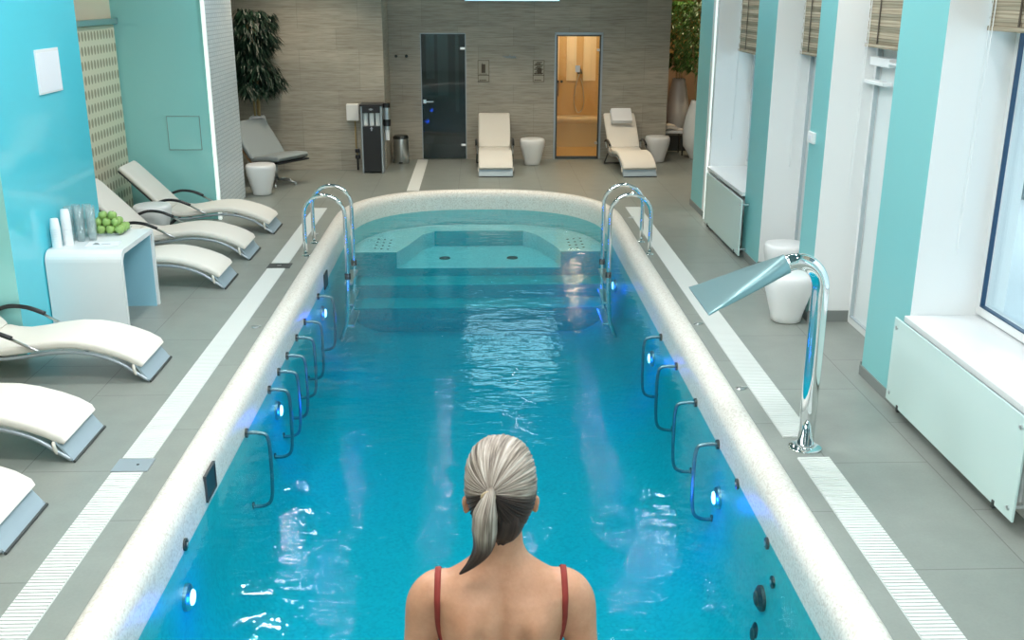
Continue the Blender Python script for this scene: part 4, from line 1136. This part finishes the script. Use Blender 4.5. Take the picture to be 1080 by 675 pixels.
# face: nose, brow, lips, chin
def blob(c, r_, s):
    rr = bmesh.ops.create_icosphere(bm, subdivisions=3, radius=1)
    for v in rr['verts']: v.co = Vector((v.co.x*s[0]*r_+c[0], v.co.y*s[1]*r_+c[1], v.co.z*s[2]*r_+c[2]))
blob((0,.116,1.590), .014, (.8,1,1.4)); blob((0,.108,1.61), .010, (.8,1,2.2)); blob((0,.106,1.555), .014, (1.6,.6,.5)); blob((0,.100,1.515),.02,(1.1,.8,.8))
for s in (-1,1):
    blob((s*.028,.102,1.628),.012,(1.6,.7,.5))
    blob((s*.077,.020,1.560),.013,(.75,1.0,2.0)); blob((s*.086,.006,1.572),.013,(.55,.9,1.4)); blob((s*.083,.010,1.548),.010,(.6,.8,1.4))
tmp = bpy.data.meshes.new('tmp'); bm.to_mesh(tmp); bm.free()
to = bpy.data.objects.new('tmp', tmp); COL.objects.link(to)
md = to.modifiers.new('r','REMESH'); md.mode='VOXEL'; md.voxel_size=.0055; md.use_smooth_shade=True
md = to.modifiers.new('s','SMOOTH'); md.iterations=12; md.factor=.6
dg = bpy.context.evaluated_depsgraph_get(); ev = to.evaluated_get(dg)
me = bpy.data.meshes.new_from_object(ev); me.name='body'
bpy.data.objects.remove(to)
def g(x, s): return math.exp(-(x/s)**2)
for v in me.vertices:
    x,y,z = v.co
    if y < 0 and .95 < z < 1.42 and abs(x) < .17:
        f = min(1, -y/.06)
        dy = .016*g(x,.014)*g(z-1.18,.2)                       # spine groove
        for s in (-1,1):
            dy -= .018*g(x-s*.085-(.02*(1.29-z)/.1)*s*.4,.036)*g(z-1.275,.060)      # shoulder blades
            dy += .010*g(x-s*.050,.012)*g(z-1.22,.06)
        v.co.y += dy*f*max(0,min(1,(1.42-z)/.07))*max(0,min(1,(z-.95)/.05))*1.15
me.materials.clear(); me.materials.append(M['skin'])
for p in me.polygons: p.use_smooth=True; p.material_index=0
body = bpy.data.objects.new('body', me); COL.objects.link(body); body.parent = woman
bvh = BVHTree.FromPolygons([v.co for v in me.vertices], [p.vertices for p in me.polygons])
# swimsuit: shell of the body surface
bm = BM(); bm.from_mesh(me); bm.normal_update()
kill=[]
for f in bm.faces:
    c=f.calc_center_median(); x,y,z=c
    lim_top = 1.10+ .03*abs(x)/.13 if y < -.01 else 1.27-.3*max(0,abs(abs(x)-.07))
    if y<=-.01: lim_top = 1.085+.55*max(0,abs(x)-.02)**1.0
    leg = .80+ .45*max(0, abs(x)-.04)
    if not (leg < z < lim_top) or abs(x) > .178 or (abs(x) > .150 and z > 1.0) : kill.append(f)
bmesh.ops.delete(bm, geom=kill, context='FACES')
for v in bm.verts: v.co += v.normal*.0025
o = obj('swimsuit', bm, M['red'], woman, smooth=True)
md = o.modifiers.new('s','SOLIDIFY'); md.thickness=.002; md.offset=1
# straps
def surf(x,z,side):   # point on the body at x,z from back (-1) or front (+1)
    o_=Vector((x,side*.5,z)); h = bvh.ray_cast(o_, Vector((0,-side,0)))
    return h[0]
def strap(pairs_back, xtop, pairs_front):
    pts=[]
    for x,z in pairs_back: 
        p=surf(x,z,-1)
        if p: pts.append(p+Vector((0,-.002,0)))
    for yy in (-.035,-.015,.005,.025):
        h=bvh.ray_cast(Vector((xtop,yy,1.6)), Vector((0,0,-1)))
        if h[0]: pts.append(h[0]+Vector((0,0,.002)))
    for x,z in pairs_front:
        p=surf(x,z,1)
        if p: pts.append(p+Vector((0,.002,0)))
    b_=BM(); P_=smoothpath(pts,4); n=len(P_); prev=None
    for i,p in enumerate(P_):
        tt=(P_[min(i+1,n-1)]-P_[max(i-1,0)]).normalized()
        q=bvh.find_nearest(p); nn=q[1] if q[1] else Vector((0,-1,0))
        sd=tt.cross(nn).normalized()*.0075
        row=[b_.verts.new(p-sd+nn*.0),b_.verts.new(p-sd*.8+nn*.003),b_.verts.new(p+sd*.8+nn*.003),b_.verts.new(p+sd+nn*.0)]
        if prev:
            for k in range(3): b_.faces.new((prev[k],prev[k+1],row[k+1],row[k]))
        prev=row
    bmesh.ops.recalc_face_normals(b_, faces=b_.faces)
    obj('strap', b_, M['red'], woman, smooth=True)
for s in (-1,1):
    strap([(s*.105,1.10),(s*.122,1.14),(s*.136,1.18),(s*.145,1.23),(s*.150,1.28),(s*.150,1.32),(s*.150,1.35)], s*.149, [(s*.138,1.35),(s*.12,1.30),(s*.10,1.26),(s*.09,1.24)])
# hair: cap drawn back to a knot, nape hair, ponytail
KN = Vector((-.028,-.092,1.640))          # knot
bm = BM(); uvl = bm.loops.layers.uv.new('UVMap'); cl = bm.loops.layers.color.new('shade')
kd = (KN-HC).normalized()
ux = Vector((1,0,0)); ux = (ux-kd*ux.dot(kd)).normalized(); uz = kd.cross(ux)
if uz.z < 0: uz=-uz
NA, NT = 220, 30
grid=[]; info=[]
rnd=random.Random(4)
strand=[rnd.uniform(-1,1) for _ in range(NA)]
for i in range(NA):
    a=2*PI*i/NA; row=[]; 
    dirn = ux*math.cos(a)+uz*math.sin(a)
    up=math.sin(a)
    mx = math.radians(150) if up > .35 else (math.radians(150)-(0.35-up)*math.radians(110))
    if up < -.2: mx = math.radians(78+16*(1-abs(up)))
    low = max(0,-up)
    for j in range(NT+1):
        t_=j/NT; th=.10+(mx-.10)*t_
        d = kd*math.cos(th)+dirn*math.sin(th)
        kk = 1-.22*max(0,-d.z)**1.5
        ee = ((abs(d.x)/(.0745*kk))**2.5+(abs(d.y)/.094)**2.5+(abs(d.z)/.106)**2.5)**(-1/2.5)
        p = HC+d*ee
        lift = .010 + .0012*strand[i] + .0016*math.sin(i*1.9)*math.sin(t_*3)
        if t_ > .93: lift *= (1-t_)/.07
        row.append((p+d*lift, t_, a, up))
    grid.append(row)
vs=[[bm.verts.new(q[0]) for q in r_] for r_ in grid]
for i in range(NA):
    i2=(i+1)%NA
    for j in range(NT):
        f=bm.faces.new((vs[i][j],vs[i2][j],vs[i2][j+1],vs[i][j+1]))
        for lp,(ii,jj) in zip(f.loops,((i,j),(i+1,j),(i+1,j+1),(i,j+1))):
            lp[uvl].uv=(ii/NA, jj/NT)
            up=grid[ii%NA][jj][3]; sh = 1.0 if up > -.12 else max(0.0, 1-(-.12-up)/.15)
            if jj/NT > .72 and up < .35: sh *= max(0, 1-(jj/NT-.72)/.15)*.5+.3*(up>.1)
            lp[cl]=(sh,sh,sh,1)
bmesh.ops.recalc_face_normals(bm, faces=bm.faces)
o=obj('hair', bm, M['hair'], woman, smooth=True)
def hairlock(pts, rad, name, shade, flatv=None, seed=0, n=22):
    b_=BM(); rnd=random.Random(seed)
    P_=smoothpath(pts,8); R=interp(rad,8)
    rg=tube(b_, P_, R, n)
    off=[rnd.uniform(.86,1.1) for _ in range(n)]
    for i,ring in enumerate(rg):
        c=P_[i]
        for k,v in enumerate(ring): v.co = c+(v.co-c)*off[k]
    uvl=b_.loops.layers.uv.new('UVMap'); cl=b_.loops.layers.color.new('shade')
    idx={}
    for i,ring in enumerate(rg):
        for k,v in enumerate(ring): idx[v]=(k/n,i/len(rg))
    for f in b_.faces:
        for lp in f.loops:
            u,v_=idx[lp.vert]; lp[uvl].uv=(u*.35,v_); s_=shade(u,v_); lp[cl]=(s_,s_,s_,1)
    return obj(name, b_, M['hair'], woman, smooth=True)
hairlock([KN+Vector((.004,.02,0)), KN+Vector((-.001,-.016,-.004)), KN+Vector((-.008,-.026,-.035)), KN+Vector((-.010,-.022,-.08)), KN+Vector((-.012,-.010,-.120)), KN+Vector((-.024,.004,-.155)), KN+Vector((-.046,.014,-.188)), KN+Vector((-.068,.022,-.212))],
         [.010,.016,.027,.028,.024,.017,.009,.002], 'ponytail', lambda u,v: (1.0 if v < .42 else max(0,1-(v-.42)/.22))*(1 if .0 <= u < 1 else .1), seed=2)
# dark nape hair under the knot
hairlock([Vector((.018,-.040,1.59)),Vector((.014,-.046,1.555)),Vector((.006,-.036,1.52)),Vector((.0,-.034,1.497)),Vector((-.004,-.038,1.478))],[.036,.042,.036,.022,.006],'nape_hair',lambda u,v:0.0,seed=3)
bm = BM(); tt=[KN+Vector((.014*math.cos(a)-.002, -.008, .012*math.sin(a)-.002)) for a in [2*PI*k/20 for k in range(20)]]
tube(bm, tt, .0035, 8, closed=True); M['tie']=mat('hair_tie',(.35,.28,.17),.6); obj('hair_tie', bm, M['tie'], woman, smooth=True)
